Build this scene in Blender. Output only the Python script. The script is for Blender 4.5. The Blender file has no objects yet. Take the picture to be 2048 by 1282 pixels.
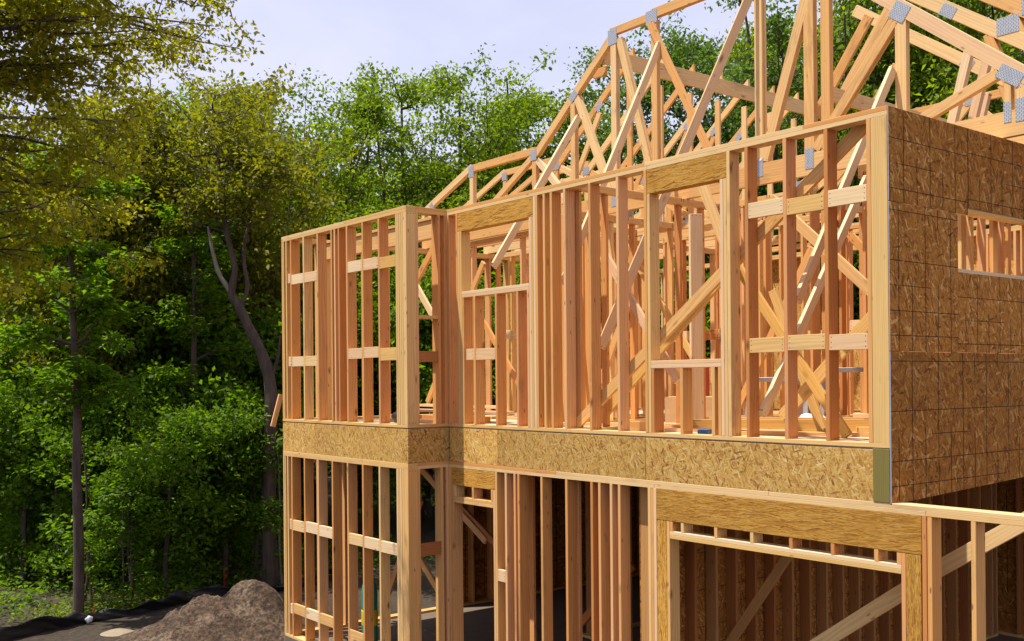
import bpy, math, random
import numpy as np
from mathutils import Vector, Matrix

random.seed(7)
RNG = np.random.default_rng(11)
scene = bpy.context.scene
COL = scene.collection
R = math.radians

# ------------------------------------------------------------------ materials
def new_mat(name):
    m = bpy.data.materials.new(name)
    m.use_nodes = True
    nt = m.node_tree
    for n in list(nt.nodes):
        nt.nodes.remove(n)
    out = nt.nodes.new('ShaderNodeOutputMaterial')
    b = nt.nodes.new('ShaderNodeBsdfPrincipled')
    nt.links.new(b.outputs[0], out.inputs[0])
    return m, nt, b, out

class G:
    """small node-graph helper"""
    def __init__(s, nt): s.nt = nt
    def n(s, t, **k):
        x = s.nt.nodes.new(t)
        for a, v in k.items(): setattr(x, a, v)
        return x
    def l(s, a, b): s.nt.links.new(a, b)
    def put(s, sock, v):
        if hasattr(v, 'is_linked') or hasattr(v, 'links'): s.l(v, sock)
        else: sock.default_value = v
    def math(s, op, a, b=None, c=None, clamp=False):
        x = s.n('ShaderNodeMath', operation=op, use_clamp=clamp)
        s.put(x.inputs[0], a)
        if b is not None: s.put(x.inputs[1], b)
        if c is not None: s.put(x.inputs[2], c)
        return x.outputs[0]
    def vmath(s, op, a, b):
        x = s.n('ShaderNodeVectorMath', operation=op)
        s.put(x.inputs[0], a); s.put(x.inputs[1], b)
        return x.outputs[0]
    def mix(s, f, a, b, mode='MIX'):
        x = s.n('ShaderNodeMix', data_type='RGBA', blend_type=mode)
        s.put(x.inputs[0], f); s.put(x.inputs[6], a); s.put(x.inputs[7], b)
        return x.outputs[2]
    def ramp(s, f, stops, interp='LINEAR'):
        x = s.n('ShaderNodeValToRGB')
        cr = x.color_ramp; cr.interpolation = interp
        while len(cr.elements) < len(stops): cr.elements.new(0.5)
        for e, (p, c) in zip(cr.elements, stops):
            e.position = p; e.color = (c[0], c[1], c[2], 1) if len(c) == 3 else c
        s.put(x.inputs[0], f)
        return x.outputs[0]
    def noise(s, vec, scale, detail=3, rough=.55, dist=0):
        x = s.n('ShaderNodeTexNoise')
        s.l(vec, x.inputs['Vector']); x.inputs['Scale'].default_value = scale
        x.inputs['Detail'].default_value = detail; x.inputs['Roughness'].default_value = rough
        x.inputs['Distortion'].default_value = dist
        return x.outputs[0]
    def sep(s, v):
        x = s.n('ShaderNodeSeparateXYZ'); s.l(v, x.inputs[0]); return x.outputs
    def comb(s, a, b, c):
        x = s.n('ShaderNodeCombineXYZ')
        s.put(x.inputs[0], a); s.put(x.inputs[1], b); s.put(x.inputs[2], c)
        return x.outputs[0]
    def map(s, vec, scale=(1, 1, 1), rot=(0, 0, 0)):
        x = s.n('ShaderNodeMapping'); s.l(vec, x.inputs[0])
        x.inputs['Scale'].default_value = scale; x.inputs['Rotation'].default_value = rot
        return x.outputs[0]
    def bump(s, b, h, strength, dist=.002):
        x = s.n('ShaderNodeBump'); x.inputs['Strength'].default_value = strength
        x.inputs['Distance'].default_value = dist
        s.l(h, x.inputs['Height']); s.l(x.outputs[0], b.inputs['Normal'])

def objcoord(g, shift=True):
    tc = g.n('ShaderNodeTexCoord'); v = tc.outputs['Object']
    oi = g.n('ShaderNodeObjectInfo')
    if shift:
        r = g.math('MULTIPLY', oi.outputs['Random'], 61.0)
        v = g.vmath('ADD', v, g.comb(r, r, r))
    return tc.outputs['Object'], v, oi.outputs['Random']

def wood_mat(name, tones, grain=.35, knots=.8, nails=True, wear=.25):
    m, nt, b, out = new_mat(name); g = G(nt)
    raw, v, rnd = objcoord(g)
    n = len(tones)
    base = g.ramp(rnd, [(i / n, c) for i, c in enumerate(tones)], 'CONSTANT')
    broad = g.noise(g.map(v, (.5, 11, 11)), 1.0, 3, .6, .6)
    fine = g.noise(g.map(v, (1.6, 130, 130)), 1.0, 4, .65)
    # cathedral grain: distance from a far-off pith line, warped
    warp = g.noise(g.map(v, (.7, 5, 5)), 1.0, 2, .5)
    s = g.sep(v)
    rad = g.math('ADD', g.math('MULTIPLY', s[1], 1.0), g.math('MULTIPLY', s[2], .45))
    rings = g.math('SINE', g.math('ADD', g.math('MULTIPLY', rad, 430.0), g.math('MULTIPLY', warp, 34.0)))
    rings = g.math('MULTIPLY_ADD', rings, .5, .5)
    dark = g.mix(1.0, base, (.66, .52, .40, 1), 'MULTIPLY')
    c = g.mix(g.math('MULTIPLY', rings, grain), base, dark)
    c = g.mix(g.ramp(broad, [(.38, (0, 0, 0)), (.68, (.55, .55, .55))]), c, g.mix(1.0, base, (1.12, 1.06, .92, 1), 'MULTIPLY'))
    c = g.mix(g.ramp(fine, [(.35, (.30, .30, .30)), (.6, (0, 0, 0))]), c, dark)
    # knots
    vo = g.n('ShaderNodeTexVoronoi'); g.l(g.map(v, (2.3, 6, 6)), vo.inputs['Vector']); vo.inputs['Scale'].default_value = 1.0
    kd = vo.outputs['Distance']
    sc = g.sep(vo.outputs['Color'])
    keep = g.math('LESS_THAN', sc[0], .34)
    kn = g.math('MULTIPLY', g.ramp(kd, [(.035, (1, 1, 1)), (.10, (.45, .45, .45)), (.17, (0, 0, 0))]), keep)
    c = g.mix(g.math('MULTIPLY', kn, knots), c, (.12, .045, .015, 1))
    vp = g.n('ShaderNodeTexVoronoi'); g.l(g.map(v, (6, 17, 17)), vp.inputs['Vector']); vp.inputs['Scale'].default_value = 1.0
    sp = g.sep(vp.outputs['Color'])
    pk = g.math('MULTIPLY', g.ramp(vp.outputs['Distance'], [(.08, (1, 1, 1)), (.2, (0, 0, 0))]), g.math('LESS_THAN', sp[0], .16))
    c = g.mix(g.math('MULTIPLY', pk, knots * .8), c, (.16, .06, .02, 1))
    # weather stains
    st = g.noise(g.map(v, (1.1, 4, 4)), 1.0, 4, .7)
    c = g.mix(g.ramp(st, [(.56, (0, 0, 0)), (.72, (wear, wear, wear))]), c, (.22, .13, .06, 1))
    if nails:
        at = g.n('ShaderNodeAttribute', attribute_type='OBJECT', attribute_name='len')
        rs = g.sep(raw)
        dx = g.math('SUBTRACT', g.math('MULTIPLY', at.outputs['Fac'], .5), g.math('ABSOLUTE', rs[0]))
        dx = g.math('SUBTRACT', dx, .02)
        fz = g.math('SUBTRACT', g.math('FRACT', g.math('DIVIDE', g.math('ADD', rs[2], .0215), .043)), .5)
        fz = g.math('MULTIPLY', fz, .043)
        d = g.math('SQRT', g.math('ADD', g.math('POWER', dx, 2.0), g.math('POWER', fz, 2.0)))
        c = g.mix(g.math('LESS_THAN', d, .0048), c, (.05, .03, .02, 1))
    g.l(c, b.inputs['Base Color'])
    b.inputs['Roughness'].default_value = .72
    b.inputs['Specular IOR Level'].default_value = .25
    g.bump(b, fine, .25, .001)
    return m

def strand_mat(name, cols, flake=1.0, lines=False, streak=False, seam=0):
    """oriented strand board: three layers of rotated, elongated cells; the highest flake wins"""
    m, nt, b, out = new_mat(name); g = G(nt)
    raw, v, rnd = objcoord(g)
    best = None; hue = None
    wob = g.n('ShaderNodeTexNoise'); g.l(v, wob.inputs['Vector']); wob.inputs['Scale'].default_value = 6
    vv = g.vmath('ADD', v, g.vmath('MULTIPLY', wob.outputs['Color'], (.014, .0, .014)))
    angs = (0, .12, -.1, .22) if streak else (.25, 1.15, -.55, -1.2, 2.0)
    for i, a in enumerate(angs):
        mv = g.map(vv, (1, 1, 1), (0, a, 0))
        sc = (5.5, 140, 140) if streak else (11 * flake, 1, 52 * flake)
        mv = g.map(g.vmath('ADD', mv, (i * 3.7, i * 1.3, i * 5.1)), sc)
        vo = g.n('ShaderNodeTexVoronoi', feature='F1'); g.l(mv, vo.inputs['Vector']); vo.inputs['Scale'].default_value = 1.0
        s = g.sep(vo.outputs['Color'])
        if best is None: best, hue = s[0], s[1]
        else:
            w = g.math('GREATER_THAN', s[0], best)
            hue = g.math('ADD', g.math('MULTIPLY', hue, g.math('SUBTRACT', 1.0, w)), g.math('MULTIPLY', s[1], w))
            best = g.math('MAXIMUM', best, s[0])
    k = len(cols)
    c = g.ramp(hue, [(i / (k - 1), q) for i, q in enumerate(cols)])
    fib = g.noise(g.map(vv, (30, 30, 150)), 1.0, 3, .6)
    c = g.mix(g.ramp(fib, [(.35, (.4, .4, .4)), (.6, (0, 0, 0))]), c, g.mix(1.0, c, (.62, .5, .4, 1), 'MULTIPLY'))
    big = g.noise(v, 1.6, 3, .6)
    c = g.mix(g.ramp(big, [(.4, (0, 0, 0)), (.75, (.4, .4, .4))]), c, g.mix(1.0, c, (.72, .66, .6, 1), 'MULTIPLY'))
    pt = g.math('MULTIPLY_ADD', rnd, .34, .80)
    c = g.mix(1.0, c, g.comb(pt, pt, pt), 'MULTIPLY')
    if lines:
        rs = g.sep(raw)
        msk = g.noise(g.map(raw, (.7, 1, .9)), 1.0, 1, .5)
        tot = None
        for ax, sp, off, th in ((0, .405, .2, 0.0), (0, .405, .0, .50), (2, .405, .07, 0.0), (2, .405, .27, .54)):
            f = g.math('FRACT', g.math('DIVIDE', g.math('ADD', rs[ax], 40.5 + off), sp))
            f = g.math('ABSOLUTE', g.math('SUBTRACT', f, .5))
            ln = g.math('LESS_THAN', f, .015 if ax == 0 else .0095)
            ln = g.math('MULTIPLY', ln, g.math('GREATER_THAN', msk, th))
            tot = ln if tot is None else g.math('MAXIMUM', tot, ln)
        c = g.mix(g.math('MULTIPLY', tot, .85), c, (.03, .018, .012, 1))
    g.l(c, b.inputs['Base Color'])
    b.inputs['Roughness'].default_value = .85
    b.inputs['Specular IOR Level'].default_value = .12
    g.bump(b, g.math('ADD', best, g.math('MULTIPLY', fib, .5)), .35, .002)
    return m

def flat_mat(name, c, rough=.6, metal=0.0, var=.25, scale=8, bump=0.0):
    m, nt, b, out = new_mat(name); g = G(nt)
    raw, v, rnd = objcoord(g)
    n = g.noise(v, scale, 5, .65)
    k = (1 - var)
    cc = g.mix(n, (c[0] * k, c[1] * k, c[2] * k, 1), (min(1, c[0] * (1 + var)), min(1, c[1] * (1 + var)), min(1, c[2] * (1 + var)), 1))
    g.l(cc, b.inputs['Base Color']); b.inputs['Roughness'].default_value = rough; b.inputs['Metallic'].default_value = metal
    if bump: g.bump(b, n, bump, .01)
    return m

def plate_mat():
    m, nt, b, out = new_mat('galvanised_plate'); g = G(nt)
    raw, v, rnd = objcoord(g); s = g.sep(raw)
    fx = g.math('ABSOLUTE', g.math('SUBTRACT', g.math('FRACT', g.math('DIVIDE', s[0], .016)), .5))
    row = g.math('FLOOR', g.math('DIVIDE', s[0], .016))
    fz = g.math('ABSOLUTE', g.math('SUBTRACT', g.math('FRACT', g.math('ADD', g.math('DIVIDE', s[2], .034), g.math('MULTIPLY', row, .5))), .5))
    slot = g.math('MULTIPLY', g.math('LESS_THAN', fx, .24), g.math('LESS_THAN', fz, .34))
    n = g.noise(v, 30, 3)
    c = g.mix(n, (.33, .37, .42, 1), (.55, .59, .64, 1))
    c = g.mix(g.math('MULTIPLY', slot, .75), c, (.10, .10, .11, 1))
    g.l(c, b.inputs['Base Color']); b.inputs['Metallic'].default_value = .35; b.inputs['Roughness'].default_value = .5
    return m

def leaf_mat(name, c_dark, c_light, trans=.35):
    m, nt, b, out = new_mat(name); g = G(nt)
    at = g.n('ShaderNodeAttribute', attribute_type='GEOMETRY', attribute_name='tint')
    oi = g.n('ShaderNodeObjectInfo')
    f = g.math('ADD', g.math('MULTIPLY', at.outputs['Fac'], .8), g.math('MULTIPLY', oi.outputs['Random'], .2))
    c = g.ramp(f, [(0, c_dark), (1, c_light)])
    g.l(c, b.inputs['Base Color']); b.inputs['Roughness'].default_value = .5
    b.inputs['Specular IOR Level'].default_value = .35
    t = g.n('ShaderNodeBsdfTranslucent')
    g.l(g.mix(1.0, c, (1.35, 1.35, .5, 1), 'MULTIPLY'), t.inputs[0])
    mx = g.n('ShaderNodeMixShader'); mx.inputs[0].default_value = trans
    g.l(b.outputs[0], mx.inputs[1]); g.l(t.outputs[0], mx.inputs[2]); g.l(mx.outputs[0], out.inputs[0])
    return m

def bark_mat(name, a, bcol):
    m, nt, b, out = new_mat(name); g = G(nt)
    raw, v, rnd = objcoord(g)
    n = g.noise(g.map(v, (14, 14, 2.2)), 1.0, 6, .7)
    p = g.noise(v, 1.3, 3)
    c = g.ramp(n, [(.3, a), (.7, bcol)])
    c = g.mix(g.ramp(p, [(.5, (0, 0, 0)), (.7, (.5, .5, .5))]), c, (bcol[0] * 1.4, bcol[1] * 1.4, bcol[2] * 1.4, 1))
    g.l(c, b.inputs['Base Color']); b.inputs['Roughness'].default_value = .9
    g.bump(b, n, .8, .03)
    return m

M = {}
M['stud'] = wood_mat('fir_stud', [(.67, .325, .105), (.71, .385, .135), (.70, .35, .145), (.73, .44, .165), (.56, .245, .075), (.76, .52, .23), (.69, .36, .12), (.71, .385, .155), (.64, .33, .12), (.75, .45, .22)], .48, .9, True, .42)
M['plate'] = wood_mat('fir_plate', [(.70, .46, .18), (.72, .49, .21), (.68, .41, .155), (.75, .54, .27)], .42, .8, True, .35)
M['truss'] = wood_mat('pine_truss', [(.72, .465, .20), (.75, .52, .24), (.70, .425, .165), (.76, .55, .275), (.67, .385, .14)], .40, .85, True, .45)
M['pale'] = wood_mat('pale_pine', [(.76, .58, .35), (.74, .52, .32), (.77, .61, .39), (.72, .49, .28)], .26, .8, True, .2)
M['yellow'] = wood_mat('yellow_pine', [(.68, .42, .12), (.70, .46, .16)], .4, .6)
M['post'] = wood_mat('ribbed_post', [(.70, .48, .19)], .5, .5, True, .5)
M['dim'] = wood_mat('shaded_stud', [(.44, .19, .06), (.48, .23, .08), (.40, .16, .05), (.50, .27, .10)], .4, .85)  # stud wood darkened: the lower storey's shade is put into its colour
M['lsl'] = strand_mat('strand_lumber', [(.22, .085, .015), (.60, .30, .05), (.66, .37, .075), (.38, .16, .025), (.68, .42, .105), (.52, .255, .038)], 1, False, True)
M['osb'] = strand_mat('strand_board', [(.28, .11, .03), (.60, .36, .09), (.70, .46, .14), (.46, .235, .055), (.76, .57, .24)], 1.3)
M['osbd'] = strand_mat('strand_board_weathered', [(.19, .066, .012), (.40, .165, .030), (.49, .22, .043), (.29, .108, .02), (.68, .38, .12)], .95, True)
M['deck'] = strand_mat('deck_board', [(.54, .40, .26), (.70, .56, .40), (.74, .61, .45), (.62, .47, .31)], 1.0)
M['edge'] = flat_mat('painted_board_edge', (.26, .29, .36), .7)
M['mossy'] = wood_mat('damp_beam_end', [(.20, .17, .05)], .5, .3, True, .6)
M['gusset'] = plate_mat()
M['metal'] = flat_mat('dull_aluminium', (.30, .30, .31), .4, .5)
M['card'] = flat_mat('cardboard', (.52, .34, .17), .85)
M['cardp'] = flat_mat('pinkish_carton', (.50, .36, .27), .85)
M['blue'] = flat_mat('blue_plastic', (.02, .13, .42), .4)
M['red'] = flat_mat('red_plastic', (.50, .04, .02), .4)
M['green'] = flat_mat('green_plastic', (.02, .22, .16), .5)
M['yel'] = flat_mat('yellow_plastic', (.55, .45, .02), .5)
M['black'] = flat_mat('black_fabric', (.012, .012, .013), .55, 0, .4, 3, .3)
M['white'] = flat_mat('white_plastic', (.62, .62, .64), .5, 0, .08)
M['concrete'] = flat_mat('slab_concrete', (.14, .105, .075), .85, 0, .3, 4)
M['bark'] = bark_mat('grey_brown_bark', (.030, .020, .015), (.105, .075, .058))
M['bark2'] = bark_mat('pale_bark', (.06, .048, .038), (.20, .165, .13))
M['leafA'] = leaf_mat('leaf_fresh', (.085, .15, .005), (.27, .37, .012), .62)
M['leafB'] = leaf_mat('leaf_deep', (.052, .125, .004), (.20, .33, .010), .62)
M['leafC'] = leaf_mat('leaf_olive', (.09, .105, .005), (.29, .285, .014), .6)
M['leafD'] = leaf_mat('leaf_bluegreen', (.045, .10, .016), (.16, .26, .04), .55)

# ------------------------------------------------------------------ building blocks
def tag(o, label=None, cat=None, group=None, kind=None):
    if label: o['label'] = label
    if cat: o['category'] = cat
    if group: o['group'] = group
    if kind: o['kind'] = kind
    return o

def thing(name, label, cat, loc, group=None):
    o = bpy.data.objects.new(name, None); COL.objects.link(o)
    o.empty_display_size = .2
    o.location = loc
    return tag(o, label, cat, group)

MESHC = {}
def box_mesh(L, t, w, mats, ch=.0022, edge=False):
    key = (round(L, 4), round(t, 4), round(w, 4), tuple(x.name for x in mats), ch)
    if key in MESHC: return MESHC[key]
    hx, hy, hz = L / 2, t / 2, w / 2
    c = min(ch, hx * .3, hy * .3, hz * .3)
    V = []; idx = {}
    for sx in (-1, 1):
        for sy in (-1, 1):
            for sz in (-1, 1):
                for a in range(3):
                    p = [sx * (hx - c), sy * (hy - c), sz * (hz - c)]
                    p[a] = (sx * hx, sy * hy, sz * hz)[a]
                    idx[(sx, sy, sz, a)] = len(V); V.append(p)
    F = []; MI = []
    def add(f, mi=0):
        ce = np.mean([V[i] for i in f], axis=0); p = [np.array(V[i]) for i in f]
        nrm = np.cross(p[1] - p[0], p[2] - p[0])
        if np.dot(nrm, ce) < 0: f = f[::-1]
        F.append(f); MI.append(mi)
    S = (-1, 1)
    for a in range(3):
        o1, o2 = [k for k in range(3) if k != a]
        for s in S:
            f = []
            for (q1, q2) in ((-1, -1), (1, -1), (1, 1), (-1, 1)):
                k = [0, 0, 0]; k[a] = s; k[o1] = q1; k[o2] = q2
                f.append(idx[(k[0], k[1], k[2], a)])
            add(f, 1 if (edge and a != 1) else 0)
    for a in range(3):            # edges between faces o1,o2 running along a
        o1, o2 = [k for k in range(3) if k != a]
        for s1 in S:
            for s2 in S:
                ks = []
                for sa in S:
                    k = [0, 0, 0]; k[a] = sa; k[o1] = s1; k[o2] = s2; ks.append(tuple(k))
                add([idx[ks[0] + (o1,)], idx[ks[1] + (o1,)], idx[ks[1] + (o2,)], idx[ks[0] + (o2,)]])
    for sx in S:
        for sy in S:
            for sz in S:
                add([idx[(sx, sy, sz, 0)], idx[(sx, sy, sz, 1)], idx[(sx, sy, sz, 2)]])
    me = bpy.data.meshes.new('board')
    me.from_pydata(V, [], F)
    for x in mats: me.materials.append(x)
    if edge:
        me.polygons.foreach_set('material_index', MI)
    MESHC[key] = me
    return me

def ply_mesh(L, t, w, mats, plies):
    key = ('ply', round(L, 4), round(t, 4), round(w, 4), mats[0].name, plies)
    if key in MESHC: return MESHC[key]
    src = box_mesh(L, t / plies - .002, w, mats)
    V, F = [], []
    for k in range(plies):
        b = len(V); dy = (k - (plies - 1) / 2) * t / plies
        dz = random.gauss(0, .0025); dx = random.gauss(0, .003)
        V += [(v.co.x + dx, v.co.y + dy, v.co.z + dz) for v in src.vertices]
        F += [[b + i for i in q.vertices] for q in src.polygons]
    me = bpy.data.meshes.new('plies'); me.from_pydata(V, [], F)
    for x in mats: me.materials.append(x)
    MESHC[key] = me
    return me

def board(name, p0, p1, w, t, mat='stud', parent=None, up=(0, 0, 1), edge=None, jit=0.0, plies=1):
    """a sawn board from p0 to p1 (centre line); w is its size along `up`, t across"""
    p0 = Vector(p0); p1 = Vector(p1)
    x = (p1 - p0); L = x.length; x.normalize()
    u = Vector(up); z = (u - x * u.dot(x)).normalized(); y = z.cross(x)
    mats = [M[mat]] + ([M[edge]] if edge else [])
    o = bpy.data.objects.new(name, ply_mesh(L, t, w, mats, plies) if plies > 1 else box_mesh(L, t, w, mats, .0022, edge is not None))
    COL.objects.link(o)
    mm = Matrix((x, y, z)).transposed()
    if jit:
        mm = mm @ Matrix.Rotation(random.gauss(0, jit), 3, 'X')
    c = (p0 + p1) / 2
    if parent is not None:
        o.parent = parent; c = c - parent.location
    o.matrix_local = Matrix.Translation(c) @ mm.to_4x4()
    o['len'] = L
    return o

def mesh_obj(name, V, F, mat, parent=None, loc=(0, 0, 0), smooth=False):
    me = bpy.data.meshes.new(name)
    me.from_pydata([tuple(v) for v in V], [], F)
    me.materials.append(M[mat] if isinstance(mat, str) else mat)
    if smooth: me.polygons.foreach_set('use_smooth', [True] * len(me.polygons))
    o = bpy.data.objects.new(name, me); COL.objects.link(o)
    o.location = loc
    if parent is not None: o.parent = parent
    return o

SW = .038     # thickness of a stud
class Wall:
    """framed wall: u runs along d from the origin, the lumber fills depth D along n"""
    def __init__(s, name, label, o, d, n, D, z0, z1, group=None, mat='stud', pmat='plate'):
        s.o = Vector(o); s.d = Vector(d); s.nn = Vector(n); s.D = D; s.z0 = z0; s.z1 = z1
        s.mat = mat; s.pmat = pmat
        s.t = thing(name, label, 'wall', (o[0], o[1], z0), group)
    def P(s, u, z, k=.5):
        p = s.o + s.d * u + s.nn * (s.D * k); return Vector((p.x, p.y, z))
    def stud(s, u, z0=None, z1=None, name='stud', mat=None, t=SW, jit=.006):
        z0 = s.z0 + SW if z0 is None else z0; z1 = s.z1 - 2 * SW if z1 is None else z1
        k = random.gauss(0, .0012) / s.D + .5
        return board(name, s.P(u + t / 2, z0, k), s.P(u + t / 2, z1, k), s.D, t, mat or s.mat, s.t, up=s.nn, jit=jit)
    def plate(s, u0, u1, z0, z1, name='top_plate', mat=None):
        return board(name, s.P(u0, (z0 + z1) / 2), s.P(u1, (z0 + z1) / 2), s.D, z1 - z0, mat or s.pmat, s.t, up=s.nn)
    def face(s, name, u0, u1, z0, z1, mat, k0=0.0, th=SW, edge=None):
        """a board standing on edge whose face lies k0 behind the wall's face"""
        off = s.nn * (k0 + th / 2)
        a = s.o + s.d * u0 + off; b = s.o + s.d * u1 + off; zz = (z0 + z1) / 2
        return board(name, (a.x, a.y, zz), (b.x, b.y, zz), z1 - z0, th, mat, s.t, up=(0, 0, 1), edge=edge)
    def blocks(s, us, z0, z1, mat='pale', step=0.0, name='blocking', th=SW):
        for i, (a, b) in enumerate(zip(us[:-1], us[1:])):
            dz = random.gauss(0, .006)
            s.face(name, a + SW + .001, b - .001, z0 + dz + step * i, z1 + dz + step * i, mat if isinstance(mat, str) else mat[i % len(mat)], abs(random.gauss(0, .001)), th)
    def frame(s, L, splits=()):
        """sole plate and doubled top plates"""
        s.plate(0, L, s.z0, s.z0 + SW, 'sole_plate')
        cuts = [0] + list(splits) + [L]
        s.plate(0, L, s.z1 - 2 * SW, s.z1 - SW)
        for a, b in zip(cuts[:-1], cuts[1:]):
            s.plate(a + .001, b - .001, s.z1 - SW, s.z1)
    def rows(s, L, sp=.406, skip=(), start=0.0):
        u = start
        while u < L - SW:
            if not any(a < u < b for a, b in skip): s.stud(u)
            u += sp
        s.stud(L - SW)
# ================================================================== THE HOUSE
M['redboard'] = flat_mat('red_brown_board', (.10, .022, .012), .7, 0, .4, 6)
H = 2.75; RB = -.44; LZ = -3.2           # upper wall height, underside of the rim, slab level
XB = -9.63; XJ = -6.18; YB = -.61; YR = 7.6

# ---- upper front wall ----------------------------------------------------
w = Wall('framed_wall', 'upper front wall of bare studs with two window openings under yellow headers', (XJ, 0, 0), (1, 0, 0), (0, 1, 0), .14, 0, H, 'framed walls of the upper storey')
X = lambda x: x - XJ
w.plate(0, X(-3.86), 0, SW, 'sole_plate'); w.plate(X(-3.858), X(0), 0, SW, 'sole_plate')
w.plate(0, X(-2.662), H - 2 * SW, H - SW); w.plate(X(-2.66), X(0), H - 2 * SW, H - SW)
w.plate(0, X(-2.70), H - SW, H, mat='stud'); w.plate(X(-2.698), X(-.80), H - SW, H); w.plate(X(-.798), X(0), H - SW, H, mat='stud')
for x in (-6.178, -5.985, -4.42, -4.291, -4.168, -3.94, -3.533, -3.11, -2.708, -1.645, -1.437, -1.016, -.596, -.19):
    w.stud(X(x))
for x in (-4.462,): w.stud(X(x), mat='pale')
for x, zt in ((-5.945, 2.44), (-5.903, 2.44), (-4.54, 2.44), (-4.501, 2.44), (-2.667, 2.43), (-1.727, 2.43), (-1.686, 2.43)):
    w.stud(X(x), z1=zt, name='jack_stud', mat='pale' if x in (-4.54, -1.727) else 'plate')
w.face('header', X(-5.945), X(-4.464), 2.442, H - 2 * SW - .001, 'lsl', .001, .12)
w.face('header', X(-2.668), X(-1.647), 2.432, H - 2 * SW - .001, 'lsl', .001, .12)
for a, b, z, m in ((-5.864, -4.542, 1.612, 'pale'), (-2.628, -1.729, .682, 'pale')):
    w.plate(X(a), X(b), z, z + SW, 'sill', m); w.plate(X(a), X(b), z + SW + .001, z + 2 * SW, 'sill', m)
for x in (-5.863, -5.62, -5.188, -4.782, -4.58): w.stud(X(x), z1=1.611, name='cripple_stud', mat='stud')
for x in (-2.626, -2.245, -1.845, -1.768): w.stud(X(x), z1=.681, name='cripple_stud', mat='stud')
w.blocks([X(-5.82), X(-5.62), X(-5.188)], .836, .974, ['pale', 'pale'])
w.blocks([X(-1.437), X(-1.016), X(-.596), X(-.19)], 2.012, 2.152, ['pale', 'yellow', 'pale'], -.006)
w.blocks([X(-1.437), X(-1.016), X(-.596), X(-.19)], .814, .946, ['plate', 'plate', 'pale'], -.003)
board('corner_post', (-.0755, .07, SW), (-.0755, .07, H - 2 * SW), .14, .147, 'post', w.t, up=(0, 1, 0))

# ---- upper bay, stepping forward ------------------------------------------
w = Wall('framed_wall', 'upper bay wall of bare studs at the left end, standing forward of the front wall', (XB, YB, 0), (1, 0, 0), (0, 1, 0), .14, 0, H, 'framed walls of the upper storey')
X = lambda x: x - XB
w.frame(XJ - XB, [1.9])
for x in (-9.628, -9.585, -9.50, -9.345, -8.938, -8.518, -8.105, -8.02, -7.905, -7.68, -7.266, -6.856, -6.432, -6.388, -6.345, -6.300): w.stud(X(x), mat='plate' if x < -9.4 or x > -6.5 else None)
board('corner_post', (-6.2195, YB + .07, SW), (-6.2195, YB + .07, H - 2 * SW), .14, .078, 'stud', w.t, up=(0, 1, 0))
w.blocks([X(-9.46), X(-9.345), X(-8.938), X(-8.518)], 2.035, 2.175, ['pale', 'pale', 'pale'], -.01)
w.blocks([X(-7.68), X(-7.266), X(-6.856), X(-6.432)], 2.035, 2.18, ['pale', 'pale', 'yellow'], -.004)
w.blocks([X(-9.46), X(-9.345), X(-8.938), X(-8.518)], .81, .952, ['pale', 'pale', 'plate'])
w.blocks([X(-7.68), X(-7.266), X(-6.856)], .885, 1.025, ['pale', 'pale'])
w.blocks([X(-6.856), X(-6.432)], .84, 1.0, ['yellow'])
# return wall between bay and front wall
w = Wall('framed_wall', 'narrow upper side wall joining the bay corner to the front wall', (XJ, YB + .14, 0), (0, 1, 0), (-1, 0, 0), .14, 0, H, 'framed walls of the upper storey')
w.plate(0, .47, 0, SW, 'sole_plate'); w.plate(0, .47, H - 2 * SW, H - SW); w.plate(0, .47, H - SW, H, mat='stud')
w.stud(.43); w.stud(.33); w.stud(.0)
w.blocks([0, .33], .82, .955, ['dim']); w.plate(.04, .328, 1.36, 1.40, 'blocking', 'yellow')

# ---- beam across the mouth of the bay --------------------------------------
t = thing('header_beam', 'wide pale beam on posts across the back of the bay', 'beam', (-7.9, .07, 0))
board('beam', (XB + .15, .07, 2.555), (XJ - .15, .07, 2.555), .235, .10, 'truss', t)
board('cap_plate', (XB + .15, .07, 2.694), (XJ - .15, .07, 2.694), .14, .038, 'plate', t, up=(0, 1, 0))
for x in (XB + .17, -8.30, XJ - .17): board('post', (x, .07, 0.0), (x, .07, 2.436), .10, .09, 'stud', t, up=(0, 1, 0))

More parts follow.
